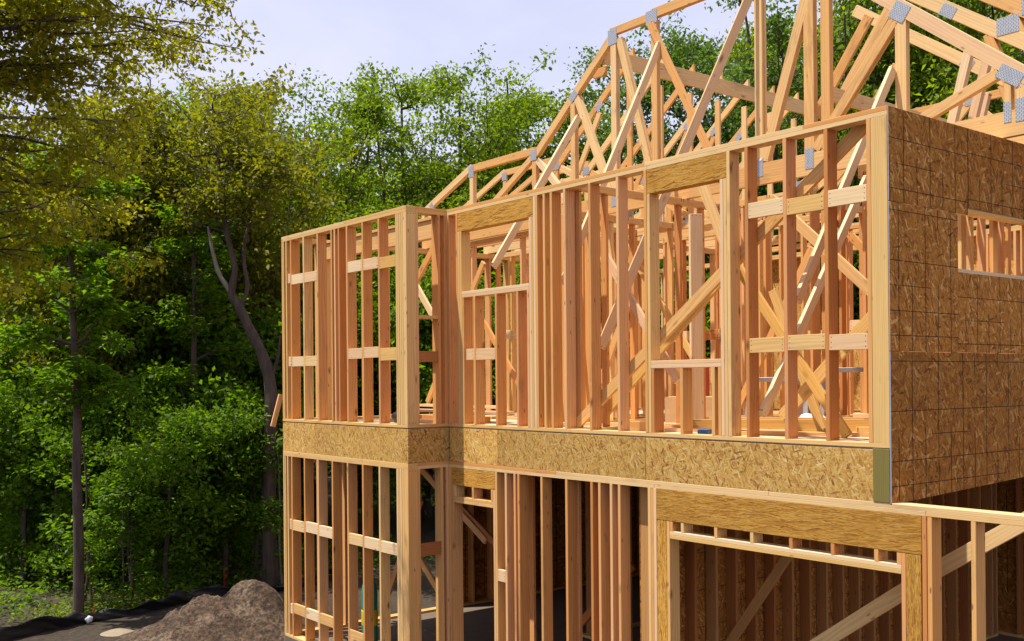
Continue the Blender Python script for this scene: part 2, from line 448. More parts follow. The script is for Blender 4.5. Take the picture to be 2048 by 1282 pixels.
# ---- sheathed end wall -------------------------------------------------------
w = Wall('sheathed_wall', 'upper end wall clad in dark brown strand board with grid lines and a window opening', (0, .142, 0), (0, 1, 0), (-1, 0, 0), .14, 0, H, 'framed walls of the upper storey')
L = YR - .142
w.frame(L, [3.6])
w.rows(L, .406, skip=((.85, 2.35),))
for u in (.878, 2.40): w.stud(u)
w.plate(.918, 2.40, 1.47, 1.508, 'sill', 'pale'); w.plate(.918, 2.40, 2.02, 2.058, 'header', 'stud')
for u in (1.2, 1.6, 2.0): w.stud(u, z1=1.468, name='cripple_stud')
def osb(y0, y1, z0, z1, z0b=None):
    z0b = z0 if z0b is None else z0b
    if abs(z0b - z0) < 1e-6:
        a = (.006, y0 + .0008, (z0 + z1) / 2); b = (.006, y1 - .0008, (z0 + z1) / 2)
        board('board_panel', a, b, z1 - z0 - .0012, .0115, 'osbd', w.t, edge='edge')
    else:                                     # bottom edge cut on a slight rake
        Ln = y1 - y0; hz = z1 - z0
        V = []
        for x in (.0, .012):
            V += [(x, 0, 0), (x, Ln, z0b - z0), (x, Ln, hz), (x, 0, hz)]
        # local axes: x along y, z up
        V = [(v[1] - Ln / 2, -v[0] + .006, v[2] - hz / 2) for v in V]
        F = [(0, 3, 2, 1), (4, 5, 6, 7), (0, 1, 5, 4), (1, 2, 6, 5), (2, 3, 7, 6), (3, 0, 4, 7)]
        o = mesh_obj('board_panel', V, F, 'osbd', w.t)
        o.data.materials.append(M['edge'])
        for p in o.data.polygons: p.material_index = 1 if abs(p.normal.y) < .5 else 0
        o.matrix_local = Matrix.Translation(Vector((.006, (y0 + y1) / 2, (z0 + z1) / 2)) - w.t.location) @ Matrix(((0, -1, 0), (1, 0, 0), (0, 0, 1))).to_4x4()
osb(.0, 1.24, 1.985, H - .004); osb(1.24, 3.68, 2.045, H - .004)
osb(.0, 1.065, .78, 1.982); osb(1.065, 2.52, .78, 1.475); osb(2.52, 4.9, .78, 2.042)
osb(.0, 2.25, RB - .012, .777, RB + .07); osb(2.253, 4.69, RB + .07, .777, RB + .12)
osb(3.68, 6.1, 2.045, H - .004); osb(4.9, 7.3, .78, 2.042); osb(4.693, 7.1, RB + .12, .777)

# ---- the other upper walls ---------------------------------------------------
def simple_wall(label, o, d, n, D, z0, z1, L, skip=(), sp=.406, mat='stud', group='framed walls of the upper storey', blocks=None, start=0.0):
    w = Wall('framed_wall', label, o, d, n, D, z0, z1, group, mat)
    w.frame(L, [L * .55]); w.rows(L, sp, skip, start)
    if blocks:
        for (a, b, z) in blocks:
            us = [a + sp * i for i in range(int((b - a) / sp + 1.01))]
            w.blocks(us, z, z + .14, ['pale', 'stud', 'pale'])
    return w
simple_wall('upper left end wall of bare studs with trees showing between them', (XB, YB + .142, 0), (0, 1, 0), (1, 0, 0), .14, 0, H, YR - YB - .142, skip=((1.7, 2.9), (5.1, 6.4)))
a = simple_wall('upper rear wall of studs partly backed with strand board facing the trees', (XB + .142, YR - .14, 0), (1, 0, 0), (0, 1, 0), .14, 0, H, -XB - .29, skip=((1.1, 2.2), (4.0, 5.3), (7.2, 8.3)))
for u0, u1, z0, z1 in ((2.2, 3.4, .0, 2.7), (3.403, 5.8, .0, 1.15), (6.2, 7.3, .0, 2.7), (8.2, 9.3, .0, 2.7), (.1, 2.0, .0, .9)): a.face('board_panel', u0, u1, z0 + .01, z1, 'osb', .142, .012)
simple_wall('upper partition running back from the front wall behind the double studs', (-3.94, .16, 0), (0, 1, 0), (1, 0, 0), .09, 0, H, 3.05, skip=((.5, 1.35),))
a = simple_wall('upper cross partition with blocking behind the bay and first window', (-9.47, 3.3, 0), (1, 0, 0), (0, 1, 0), .09, 0, H, 5.5, skip=((.9, 1.9), (3.4, 4.2)), blocks=[(0, .85, 1.3), (2.03, 3.3, 1.3), (4.06, 5.3, 1.1)])
simple_wall('upper cross partition deep in the house behind the lumber', (-3.9, 5.3, 0), (1, 0, 0), (0, 1, 0), .09, 0, H, 3.7, skip=((1.3, 2.2),), blocks=[(0, 1.25, 1.25), (2.03, 3.3, 1.25)])
simple_wall('upper partition of close studs seen through the end wall window', (-1.72, 2.35, 0), (0, 1, 0), (1, 0, 0), .09, 0, H, 2.9, sp=.30)
simple_wall('upper partition running back through the rooms behind the bay', (-6.9, 3.42, 0), (0, 1, 0), (1, 0, 0), .09, 0, H, 4.0, skip=((1.2, 2.1),))
simple_wall('short upper closet partition behind the second window', (-3.84, 2.5, 0), (1, 0, 0), (0, 1, 0), .09, 0, H, 1.35, sp=.33)
simple_wall('upper partition of bare studs just behind the first window', (-9.2, 1.99, 0), (1, 0, 0), (0, 1, 0), .09, 0, H, 3.4, skip=((1.0, 1.9),))
simple_wall('short upper partition running back beside the first window', (-5.35, 1.2, 0), (0, 1, 0), (1, 0, 0), .09, 0, H, 2.0)
simple_wall('upper partition of bare studs nearest the rear trees', (-6.7, 6.5, 0), (1, 0, 0), (0, 1, 0), .09, 0, H, 6.4, skip=((2.0, 2.9),), blocks=[(0, 1.9, 1.2), (3.25, 6.0, 1.2)])
simple_wall('upper partition of tan studs running back from the bay corner', (-6.1, 1.6, 0), (0, 1, 0), (1, 0, 0), .09, 0, H, 1.65)
simple_wall('short upper partition of tan studs behind the last right studs', (-1.65, 2.2, 0), (1, 0, 0), (0, 1, 0), .09, 0, H, 1.4, sp=.35)
simple_wall('upper partition of tan studs standing between the double studs and the second window', (-3.5, 2.95, 0), (1, 0, 0), (0, 1, 0), .09, 0, H, 1.7, sp=.35)
simple_wall('upper partition of tan studs crossing behind the double studs', (-6.4, 4.2, 0), (1, 0, 0), (0, 1, 0), .09, 0, H, 2.9, sp=.36, blocks=[(0, 1.9, 1.15)])
simple_wall('upper partition running back deep behind the second window', (-3.0, 3.4, 0), (0, 1, 0), (1, 0, 0), .09, 0, H, 1.8)
# odd single posts
for i, (x, y, zt, m, lab) in enumerate((( -3.22, 1.35, 2.43, 'pale', 'pale pink post standing inside behind the second window'),
                                       (-3.05, 1.75, 2.2, 'pale', 'grey white post beside the pale pink post inside'),)):
    o = board('timber_post', (x, y, 0.0), (x, y, zt), .14, .07 if i == 0 else .038, m, None, up=(.5, .85, 0)); tag(o, lab, 'post')

# ---- floor deck and rim -------------------------------------------------------
t = thing('floor_deck', 'upper floor deck of pale boards with a yellow strand board rim', 'floor', (-4.8, 3.5, RB))
yy = YB + .002
for i, y0 in enumerate((0.0, 1.22, 2.44, 3.66, 4.88, 6.1)):
    for j in range(5):
        x0 = XB + (j - (i % 2) * .5) * 2.44; x1 = min(x0 + 2.44, -.002); x0 = max(x0, XB)
        if x1 - x0 < .1: continue
        y1 = min(y0 + 1.22, YR); y0 = max(y0, .035)
        board('deck_sheet', (x0 + .001, (y0 + y1) / 2, -.0115), (x1 - .001, (y0 + y1) / 2, -.0115), y1 - y0 - .002, .021, 'deck', t, up=(0, 1, 0))
board('deck_sheet', (XB + .03, YB / 2 + .03, -.0115), (XJ - .035, YB / 2 + .03, -.0115), -YB - .008, .021, 'deck', t, up=(0, 1, 0))
def rim(a, b, nrm):
    off = Vector(nrm) * .016
    p = Vector(a) - off; q = Vector(b) - off
    zz = (RB - .014) / 2
    board('rim_board', (p.x, p.y, zz), (q.x, q.y, zz), -RB - .018, .028, 'osb', t)
rim((XJ + .03, 0, 0), (-5.162, 0, 0), (0, -1, 0)); rim((-5.157, 0, 0), (-2.722, 0, 0), (0, -1, 0)); rim((-2.717, 0, 0), (-.152, 0, 0), (0, -1, 0))
rim((XB, YB, 0), (-8.62, YB, 0), (0, -1, 0)); rim((-8.615, YB, 0), (XJ + .001, YB, 0), (0, -1, 0))
rim((XJ, YB + .03, 0), (XJ, .03, 0), (1, 0, 0))
rim((XB, YR, 0), (XB, YB + .03, 0), (-1, 0, 0))
board('corner_block', (-.076, .02, RB + .002), (-.076, .02, -.006), .05, .148, 'mossy', t, up=(0, 1, 0))
for i in range(24):
    x = XB + .3 + i * .406
    if x > -.1: break
    board('floor_joist', (x, YB + .05 if x < XJ - .1 else .05, (RB - .04) / 2), (x, YR - .05, (RB - .04) / 2), .36, .038, 'dim', t)

# ---- lower front wall -----------------------------------------------------------
LG = 'framed walls of the lower storey'
T0, T1_, T2_ = RB, RB - SW, RB - 2 * SW
w = Wall('framed_wall', 'lower front wall with a wide opening under a long streaked header', (XJ, .0, LZ), (1, 0, 0), (0, 1, 0), .14, LZ, RB, LG)
X = lambda x: x - XJ
XE = 3.7
w.plate(0, X(-2.43), LZ, LZ + SW, 'sole_plate'); w.plate(X(.13), X(XE), LZ, LZ + SW, 'sole_plate')
w.plate(0, X(-4.1), T1_, T0, mat='stud'); w.plate(X(-4.098), X(-1.2), T1_, T0); w.plate(X(-1.198), X(XE), T1_, T0)
w.plate(0, X(-2.6), T2_, T1_); w.plate(X(-2.598), X(.3), T2_, T1_); w.plate(X(.302), X(XE), T2_, T1_)
for x in (-6.178, -6.19 + .035, -5.217, -5.03, -4.862, -4.79, -4.372, -3.948, -3.539, -3.42, -3.24, -3.121, -2.69, -2.652, .268, .312, .663, 1.07, 1.48, 1.88, 2.29, 2.70, 3.1, 3.5): w.stud(X(x))
w.stud(X(-2.611), mat='pale')
w.face('header', X(-6.115), X(-5.22), -.735, T2_ - .001, 'lsl', .001, .12)
for x in (-6.115, -5.258): w.stud(X(x), z1=-.737, name='jack_stud')
w.plate(X(-6.075), X(-5.26), -.915, -.877, 'sill'); w.plate(X(-6.075), X(-5.26), -.954, -.916, 'sill')
for x in (-6.07, -5.69, -5.30): w.stud(X(x), z0=-.876, z1=-.737, name='cripple_stud')
w.face('header', X(-2.572), X(.265), -.822, T2_ - .001, 'lsl', -.002, .13)
board('corner_post', (-2.503, .07, LZ), (-2.503, .07, -.824), .14, .132, 'lsl', w.t, up=(0, 1, 0))
board('corner_post', (.194, .07, LZ), (.194, .07, -.824), .14, .128, 'lsl', w.t, up=(0, 1, 0))
w.stud(X(-2.434), z0=LZ, z1=-.824, name='jack_stud'); w.stud(X(.090), z0=LZ, z1=-.824, name='jack_stud')
w.plate(X(-2.395), X(.089), -.958, -.922, 'sill', 'pale'); w.plate(X(-2.395), X(.089), -.995, -.959, 'sill', 'yellow')
for x in (-2.394, -2.25, -1.83, -1.41, -.985, -.56, -.15, .05): w.stud(X(x), z0=-.921, z1=-.824, name='cripple_stud')
w.blocks([X(-5.217), X(-5.03)], -1.82, -1.68, ['pale'])

# ---- lower bay ---------------------------------------------------------------------
w = Wall('framed_wall', 'lower bay wall of bare studs at the left end with two rows of blocking', (XB, YB, LZ), (1, 0, 0), (0, 1, 0), .14, LZ, RB, LG)
X = lambda x: x - XB
w.frame(XJ - XB, [2.3])
for x in (-9.628, -9.585, -9.50, -9.37, -8.965, -8.552, -8.13, -7.71, -7.303, -6.882, -6.455, -6.412, -6.368, -6.322): w.stud(X(x), mat='plate' if x < -9.4 or x > -6.5 else None)
board('corner_post', (-6.231, YB + .07, LZ + SW), (-6.231, YB + .07, RB - 2 * SW), .14, .10, 'stud', w.t, up=(0, 1, 0))
w.blocks([X(-9.47), X(-9.37), X(-8.965), X(-8.552), X(-8.13)], -1.59, -1.44, ['pale', 'plate', 'pale', 'pale'])
w.blocks([X(-7.71), X(-7.303), X(-6.882), X(-6.455)], -1.61, -1.465, ['plate', 'pale', 'pale'])
w.blocks([X(-9.47), X(-9.37), X(-8.965), X(-8.552), X(-8.13)], -2.825, -2.68, ['pale', 'plate', 'pale', 'plate'])
w.face('blocking', X(-7.67), X(-7.305), LZ + SW, -2.75, 'truss', .0, .018)
w = Wall('framed_wall', 'narrow lower side wall between the bay corner and the front wall', (XJ, YB + .14, LZ), (0, 1, 0), (-1, 0, 0), .14, LZ, RB, LG)
w.plate(0, .47, LZ, LZ + SW, 'sole_plate'); w.plate(0, .47, T2_, T1_); w.plate(0, .47, T1_, T0, mat='stud')
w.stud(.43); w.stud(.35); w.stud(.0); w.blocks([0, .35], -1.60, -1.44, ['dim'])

# ---- lower interior ------------------------------------------------------------------
a = simple_wall('lower left end wall of bare studs by the dirt pile', (XB, YB + .142, LZ), (0, 1, 0), (1, 0, 0), .14, LZ, RB, YR - YB - .142, skip=((1.2, 2.5), (5, 6.3)), group=LG)
a.face('board_panel', 2.6, 5.0, LZ + .02, RB - .01, 'osbd', -.0125, .012); a.face('board_panel', 5.003, 7.9, LZ + .02, RB - .01, 'osbd', -.0125, .012)
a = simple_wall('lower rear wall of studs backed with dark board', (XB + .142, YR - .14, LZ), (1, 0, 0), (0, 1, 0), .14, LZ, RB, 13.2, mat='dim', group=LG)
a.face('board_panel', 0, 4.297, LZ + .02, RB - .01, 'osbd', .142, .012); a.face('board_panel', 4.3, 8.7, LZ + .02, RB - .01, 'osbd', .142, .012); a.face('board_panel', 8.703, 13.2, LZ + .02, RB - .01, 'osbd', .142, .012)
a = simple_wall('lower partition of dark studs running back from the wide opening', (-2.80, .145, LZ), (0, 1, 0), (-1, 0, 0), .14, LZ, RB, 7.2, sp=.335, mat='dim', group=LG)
a.face('board_panel', .0, 3.6, LZ + .02, RB - .09, 'osbd', .142, .012); a.face('board_panel', 3.603, 7.2, LZ + .02, RB - .09, 'osbd', .142, .012)
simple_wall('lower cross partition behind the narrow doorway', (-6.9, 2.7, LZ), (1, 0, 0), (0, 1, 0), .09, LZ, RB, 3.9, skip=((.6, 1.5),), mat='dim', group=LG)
a = simple_wall('lower cross partition of close studs behind the middle studs', (-6.4, 3.9, LZ), (1, 0, 0), (0, 1, 0), .09, LZ, RB, 3.4, sp=.29, mat='stud', group=LG)
a.face('board_panel', 0, 3.4, LZ + .02, RB - .09, 'osbd', .092, .012)
simple_wall('lower partition of tan studs running back beside the narrow doorway', (-5.1, .16, LZ), (0, 1, 0), (-1, 0, 0), .09, LZ, RB, 3.6, sp=.33, skip=((.5, 1.4),), mat='stud', group=LG)
simple_wall('lower partition of tan studs running back behind the middle studs', (-3.9, .16, LZ), (0, 1, 0), (-1, 0, 0), .09, LZ, RB, 3.7, sp=.37, mat='stud', group=LG)
simple_wall('short lower partition of tan studs just inside the middle studs', (-3.86, 1.5, LZ), (1, 0, 0), (0, 1, 0), .09, LZ, RB, .98, sp=.33, mat='stud', group=LG)
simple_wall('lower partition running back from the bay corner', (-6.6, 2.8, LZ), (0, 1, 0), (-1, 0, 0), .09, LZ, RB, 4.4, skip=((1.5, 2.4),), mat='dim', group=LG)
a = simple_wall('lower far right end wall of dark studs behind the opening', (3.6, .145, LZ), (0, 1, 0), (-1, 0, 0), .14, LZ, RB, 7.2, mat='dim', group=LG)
tag(mesh_obj('floor_slab', [(XB, YB, LZ), (XJ, YB, LZ), (XJ, 0, LZ), (XE + .1, 0, LZ), (XE + .1, YR, LZ), (XB, YR, LZ), (XB, YB, LZ - .3), (XJ, YB, LZ - .3), (XJ, 0, LZ - .3), (XE + .1, 0, LZ - .3), (XE + .1, YR, LZ - .3), (XB, YR, LZ - .3)],
    [(0, 1, 2, 3, 4, 5)] + [(i, i + 6, (i + 1) % 6 + 6, (i + 1) % 6) for i in range(6)], 'concrete'), 'grey concrete floor slab inside the lower storey', 'floor', None, 'structure')

# ================================================================== ROOF TRUSSES
PLY = .038
def gusset(t, x, z, y, wx, wz, rot=0.0):
    a = Vector((x - wx / 2 * math.cos(rot), y - .0016, z - wx / 2 * math.sin(rot))); b = Vector((x + wx / 2 * math.cos(rot), y - .0016, z + wx / 2 * math.sin(rot)))
    board('nail_plate', a, b, wz, .0022, 'gusset', t)
def member(t, name, x0, z0, x1, z1, y, d=.089, plies=2, mat='truss'):
    """one truss stick, centre line in the truss plane; all plies nailed together"""
    return board(name, (x0, y + plies * PLY / 2, z0), (x1, y + plies * PLY / 2, z1), d, plies * PLY, mat, t, up=(0, 0, 1) if abs(x1 - x0) > 1e-3 else (1, 0, 0), plies=plies)
def web(t, x0, z0, x1, z1, y, d=.089, plies=2, mat='truss'):
    up = (-(z1 - z0), 0, x1 - x0)
    return board('web', (x0, y + plies * PLY / 2 + random.gauss(0, .0008), z0), (x1, y + plies * PLY / 2, z1), d, plies * PLY - .003, mat, t, up=up, plies=plies)

Y1 = 1.90
t = thing('roof_truss', 'big front roof truss with stepped top chord and grey nail plates', 'truss', (-4.8, Y1, H), 'roof trusses')
DR = 'truss'
for z0, z1, xa, xb in ((2.753, 2.99, XB + .0, -2.39), (2.753, 2.99, -2.388, 1.5)):
    board('bottom_chord', (xa, Y1 + PLY, (z0 + z1) / 2), (xb, Y1 + PLY, (z0 + z1) / 2), z1 - z0, 2 * PLY, 'truss', t, plies=2)
def chord(pts, y, d, plies=2, mat='truss', name='top_chord', tt=None):
    for (a, b) in zip(pts[:-1], pts[1:]):
        ang = math.atan2(b[1] - a[1], b[0] - a[0])
        nx, nz = math.sin(ang) * d / 2, -math.cos(ang) * d / 2      # pts give the top edge
        web_up = (-math.sin(ang), 0, math.cos(ang))
        board(name, (a[0] + nx, y + plies * PLY / 2, a[1] + nz), (b[0] + nx, y + plies * PLY / 2, b[1] + nz), d, plies * PLY, mat, tt or t, up=web_up, plies=plies)
chord([(-9.66, 3.385), (-8.26, 3.92)], Y1, .10)
chord([(-8.255, 3.905), (-6.70, 3.905)], Y1, .105)
chord([(-6.73, 3.84), (-5.12, 5.125)], Y1, .105)
chord([(-5.15, 5.165), (-4.36, 5.165)], Y1, .10)
chord([(-4.40, 5.205), (-2.13, 5.205)], Y1, .12)
chord([(-2.12, 5.21), (1.35, 2.46)], Y1, .14, mat='pale')
web(t, -9.59, 2.99, -9.59, 3.32, Y1); web(t, -9.50, 3.38, -9.05, 3.0, Y1, mat='pale')
zc = 2.99
for (xa, za, xb, zb, d, m) in ((-8.24, 3.80, -8.24, zc, .089, 'truss'), (-6.80, 3.76, -8.15, zc + .02, .089, 'truss'), (-6.73, 3.72, -6.73, zc, .089, 'truss'),
                               (-6.66, 3.70, -5.98, zc + .02, .089, 'pale'), (-5.89, 4.36, -5.89, zc, .089, 'truss'), (-5.82, 4.42, -5.17, zc + .02, .10, 'truss'),
                               (-5.09, 5.03, -5.09, zc, .10, 'truss'), (-4.99, 4.99, -4.40, zc + .02, .10, 'truss'), (-4.37, 5.06, -4.37, zc, .10, 'truss'),
                               (-2.755, 5.08, -2.755, zc, .105, 'truss'), (-2.00, 5.05, -2.70, zc + .02, .12, 'truss'), (-2.09, 4.85, -2.09, zc, .125, 'truss'),
                               (-1.885, 4.76, -1.885, zc, .11, 'truss'), (-1.08, 4.14, -2.02, zc + .02, .11, 'truss'), (-1.015, 4.16, -1.015, zc, .12, 'truss'),
                               (-.04, 3.36, -1.0, zc + .03, .10, 'truss'), (.045, 3.28, .045, zc, .06, 'truss'), (.165, 3.2, .165, zc, .09, 'truss')):
    web(t, xa, za, xb, zb, Y1, d, 2, m)
gusset(t, -9.33, 3.42, Y1, .10, .10, .6); gusset(t, -8.24, 3.80, Y1, .13, .17); gusset(t, -6.73, 3.79, Y1, .13, .15); gusset(t, -5.87, 4.44, Y1, .16, .10, .67)
gusset(t, -5.10, 5.04, Y1, .16, .20, .05); gusset(t, -4.40, 5.10, Y1, .19, .17); gusset(t, -1.02, 4.20, Y1, .19, .17, -.62); gusset(t, .07, 3.31, Y1, .25, .13, -.62)
gusset(t, -2.755, 2.94, Y1, .10, .20); gusset(t, -2.09, 2.93, Y1, .11, .22); gusset(t, -4.37, 2.93, Y1, .11, .2); gusset(t, -5.09, 2.93, Y1, .11, .2); gusset(t, .045, 2.98, Y1, .07, .19); gusset(t, .165, 2.98, Y1, .09, .21); gusset(t, -1.0, 2.95, Y1, .11, .2)

# jack trusses behind, their rafter tails resting on a ledger beam that runs back
ORD = ['first', 'second', 'third', 'fourth', 'fifth', 'sixth', 'seventh']
proto = None
def copy_tree(o, parent=None):
    c = o.copy(); COL.objects.link(c)
    if parent is not None:
        c.parent = parent; c.matrix_parent_inverse = o.matrix_parent_inverse.copy()
    for ch in list(o.children): copy_tree(ch, c)
    return c
t = thing('roof_truss', 'first jack truss behind the big front truss, ending in a plumb cut tail', 'truss', (-7.4, 2.55, H), 'roof trusses')
proto = t
yk = 2.55
member(t, 'bottom_chord', -9.62, 2.82, -5.42, 2.82, yk, .13, 1)
chord([(-9.66, 3.385), (-8.26, 3.92)], yk, .089, 1)
chord([(-8.255, 3.905), (-6.95, 3.905)], yk, .089, 1)
# sloping rafter with a plumb cut at its upper end
sl = .80; xt, zt = -5.37, 5.10
V = []
for yv in (0, PLY):
    V += [(-7.05, yk + yv, zt - sl * (xt + 7.05)), (-7.05, yk + yv, zt - sl * (xt + 7.05) - .12), (xt, yk + yv, zt - .12 - .0), (xt, yk + yv, zt)]
Lr = t.location
V = [(a - Lr.x, b - Lr.y, c - Lr.z) for a, b, c in V]
rf = mesh_obj('rafter', V, [(0, 1, 2, 3), (7, 6, 5, 4), (0, 4, 5, 1), (1, 5, 6, 2), (2, 6, 7, 3), (3, 7, 4, 0)], 'truss', t); rf['len'] = 9.0
web(t, -8.24, 3.80, -8.24, 2.89, yk, plies=1); web(t, -7.0, 3.72, -7.0, 2.89, yk, plies=1)
web(t, -8.18, 2.93, -7.06, 3.74, yk, plies=1); web(t, -6.92, 2.93, -6.05, 4.36, yk, plies=1); web(t, -6.9, 3.72, -5.5, 2.93, yk, plies=1); web(t, -5.46, 2.89, -5.46, 4.70, yk, plies=1)
for (x, z, a, b, r) in ((-8.24, 3.80, .12, .12, 0), (-7.0, 3.76, .14, .12, 0), (-6.05, 4.44, .14, .09, .67), (-7.0, 2.86, .12, .13, 0), (-5.5, 2.86, .12, .13, 0), (-9.3, 3.42, .10, .09, .4)): gusset(t, x, z, yk, a, b, r)
for k in range(1, 7):
    c = copy_tree(proto); c.location.y = 2.55 + .61 * k
    c['label'] = ORD[k] + ' jack truss counting back from the big front truss, ending in a plumb cut tail'
t = thing('ledger_beam', 'long beam running back under the row of rafter tails', 'beam', (-5.37, 2.0, 4.9))
board('beam', (-5.35, 1.98, 4.87), (-5.35, 6.6, 4.87), .21, .04, 'truss', t)
board('cleat', (-5.62, 2.06, 4.70), (-5.38, 2.06, 4.70), .12, .038, 'truss', t)
# trusses on the right, behind the big one
t = thing('roof_truss', 'sloping pale half truss behind the right end of the big truss', 'truss', (-.6, 2.6, H), 'roof trusses')
yk = 2.51
chord([(-2.3, 5.40), (.9, 3.17)], yk, .14, 2, 'truss')
member(t, 'bottom_chord', -1.9, 2.82, 1.4, 2.82, yk, .13, 1)
web(t, -.63, 3.9, -.90, 2.9, yk, mat='pale'); web(t, -1.75, 4.5, -2.45, 3.55, yk, .12, 1); web(t, -.45, 3.95, -.05, 2.9, yk); web(t, .25, 3.4, .25, 2.89, yk, .12, 1)
gusset(t, -.85, 4.29, yk, .17, .12, -.62); gusset(t, -.24, 3.98, yk, .22, .17, 0); gusset(t, -1.7, 4.9, yk, .2, .12, -.62)
p2 = t
c = copy_tree(p2); c.location.y = 3.12; c.location.z += .32; c['label'] = 'highest half truss, at the top right behind the big truss'
c = copy_tree(p2); c.location.y = 4.3; c.location.z -= .05; c.location.x -= .7; c['label'] = 'farthest half truss glimpsed low behind the right end of the big truss'
t = thing('roof_truss', 'low truss of thin sticks crossing behind the posts of the big truss', 'truss', (-3, 4.9, H), 'roof trusses')
yk = 4.9
member(t, 'bottom_chord', -5.2, 2.82, 1.2, 2.82, yk, .13, 1); chord([(-5.2, 3.0), (-3.0, 4.05), (-.6, 4.05), (1.2, 3.1)], yk, .10, 1)
for (a, b, c_, d) in ((-4.4, 2.89, -4.4, 3.3), (-4.3, 2.9, -3.1, 3.95), (-3.0, 2.89, -3.0, 3.95), (-2.9, 2.9, -1.9, 3.95), (-1.85, 3.95, -.8, 2.9), (-.7, 2.89, -.7, 3.95), (-.6, 3.9, .3, 2.9)): web(t, a, b, c_, d, yk, plies=1)
for (x, z) in ((-3.0, 3.98), (-1.87, 3.99), (-.7, 3.98), (-3.0, 2.86), (-.7, 2.86), (-4.4, 3.33)): gusset(t, x, z, yk, .14, .12)
p3 = t
c = copy_tree(p3); c.location.y = 6.3; c.location.x -= 1.2; c['label'] = 'low truss of thin sticks deepest in the roof, nearest the trees'
t = thing('lateral_beam', 'beam running back behind the right posts of the big truss', 'beam', (-1.5, 2.0, 3.6))
board('beam', (-1.95, 2.02, 3.62), (-1.95, 6.4, 3.62), .16, .04, 'truss', t)

# ================================================================== BRACES
def brace(lab, p0, p1, w_=.089, t_=.038, mat='pale', up=(0, 0, 1), name='diagonal_brace', cat='brace'):
    return tag(board(name, p0, p1, w_, t_, mat, None, up=up), lab, cat, 'loose diagonal braces')
kick = [(-5.73, 4.12, 2.01, .40, 'shortest pale kicker brace, hanging behind the first window', 'pale'),
        (-4.23, 4.72, 1.67, .24, 'long pinkish kicker brace leaning from the tall post behind the front wall', 'pale'),
        (-1.08, 3.64, 1.26, .28, 'white kicker brace hanging inside by the corner post', 'pale'),
        (-1.38, 2.60, .24, .16, 'white edged brace slanting to the floor inside by the corner', 'pale')]
for x, za, zb, yb, lab, m in kick:
    brace(lab, (x, 1.87, za), (x, yb, zb), .092, .04, m, (0, 0, 1))
dx = (-3.70 + 2.8) / (1.86 - .28)
brace('longest pinkish kicker brace with its free end hanging between the studs', (-2.78, 1.87, 5.0), (-3.68, .30, .92), .10, .042, 'pale', (0, 0, 1))
brace('long dark brace nailed flat behind the studs from the top corner', (-.27, .165, 2.70), (-3.95, .165, .06), .115, .04, 'stud', (0, 1, 0) if False else (-.58, 0, .81))
brace('yellow brace crossing the second window from lower left', (-1.75, .62, 1.98), (-4.05, .62, .12), .12, .04, 'yellow', (-.63, 0, .78))
brace('white brace slanting down to the right left of the second window', (-4.25, .8, 2.2), (-3.0, .8, .55), .10, .04, 'pale', (.8, 0, .6))
brace('white brace crossing behind the upper right blocking', (-1.75, .80, 2.33), (-.5, .80, 1.2), .10, .04, 'truss', (.67, 0, .74))
brace('orange brace slanting right to the floor behind the right studs', (-2.5, 1.0, 1.95), (-1.05, 1.0, .02), .10, .04, 'yellow', (.8, 0, .6))
brace('bright yellow brace rising right near the corner floor', (-.75, 1.2, 1.28), (-1.95, 1.2, .17), .13, .04, 'yellow', (-.67, 0, .74))
brace('white brace slanting right inside the bay mouth', (-8.6, 1.0, 2.2), (-7.35, 1.0, .85), .10, .04, 'pale', (.7, 0, .7))
brace('brown brace rising right under the beam in the bay mouth', (-7.95, .60, 1.88), (-7.1, .60, 2.68), .10, .04, 'stud', (-.7, 0, .7))
brace('brown brace dropping right under the second header', (-2.72, .8, 2.80), (-2.2, .8, 1.65), .10, .05, 'stud', (.9, 0, .4))
brace('orange brace leaning on the floor behind the right studs', (-1.60, 1.4, .03), (-2.2, 1.4, 1.5), .10, .04, 'yellow', (.9, 0, .4))
brace('darker brace nailed to the face of the big truss beside its tallest step', (-4.40, 1.875, 5.02), (-3.33, 1.875, 3.0), .095, .038, 'stud', (.88, 0, .47))
for i, (x0, z0, x1, z1, y, lab) in enumerate(((-8.9, .25, -7.4, 2.3, 1.5, 'tan brace rising right behind the bay studs'), (-8.1, 1.5, -7.2, .5, 2.0, 'tan brace dropping right low inside the bay mouth'),
        (-7.6, 2.4, -6.6, .9, 2.5, 'tan brace dropping right far behind the bay posts'), (-5.3, .1, -4.5, 1.6, 1.6, 'tan brace rising behind the first window cripples'),
        (-3.3, .15, -2.2, 2.0, 2.1, 'tan brace rising right deep behind the second window'), (-1.2, .1, -.4, 1.5, 3.0, 'tan brace rising right behind the corner sawhorses'),
        (-9.2, .1, -8.3, 1.9, 4.4, 'tan brace rising right far inside by the left end'), (-2.6, 2.3, -1.3, .9, 3.4, 'tan brace dropping right far behind the right studs'),
        (-5.9, 2.5, -4.6, .8, 2.9, 'tan brace dropping right behind the double studs'))):
    s = Vector((-(z1 - z0), 0, x1 - x0)).normalized()
    brace(lab, (x0, y, z0), (x1, y, z1), .09, .04, ['truss', 'stud', 'yellow'][i % 3], s)
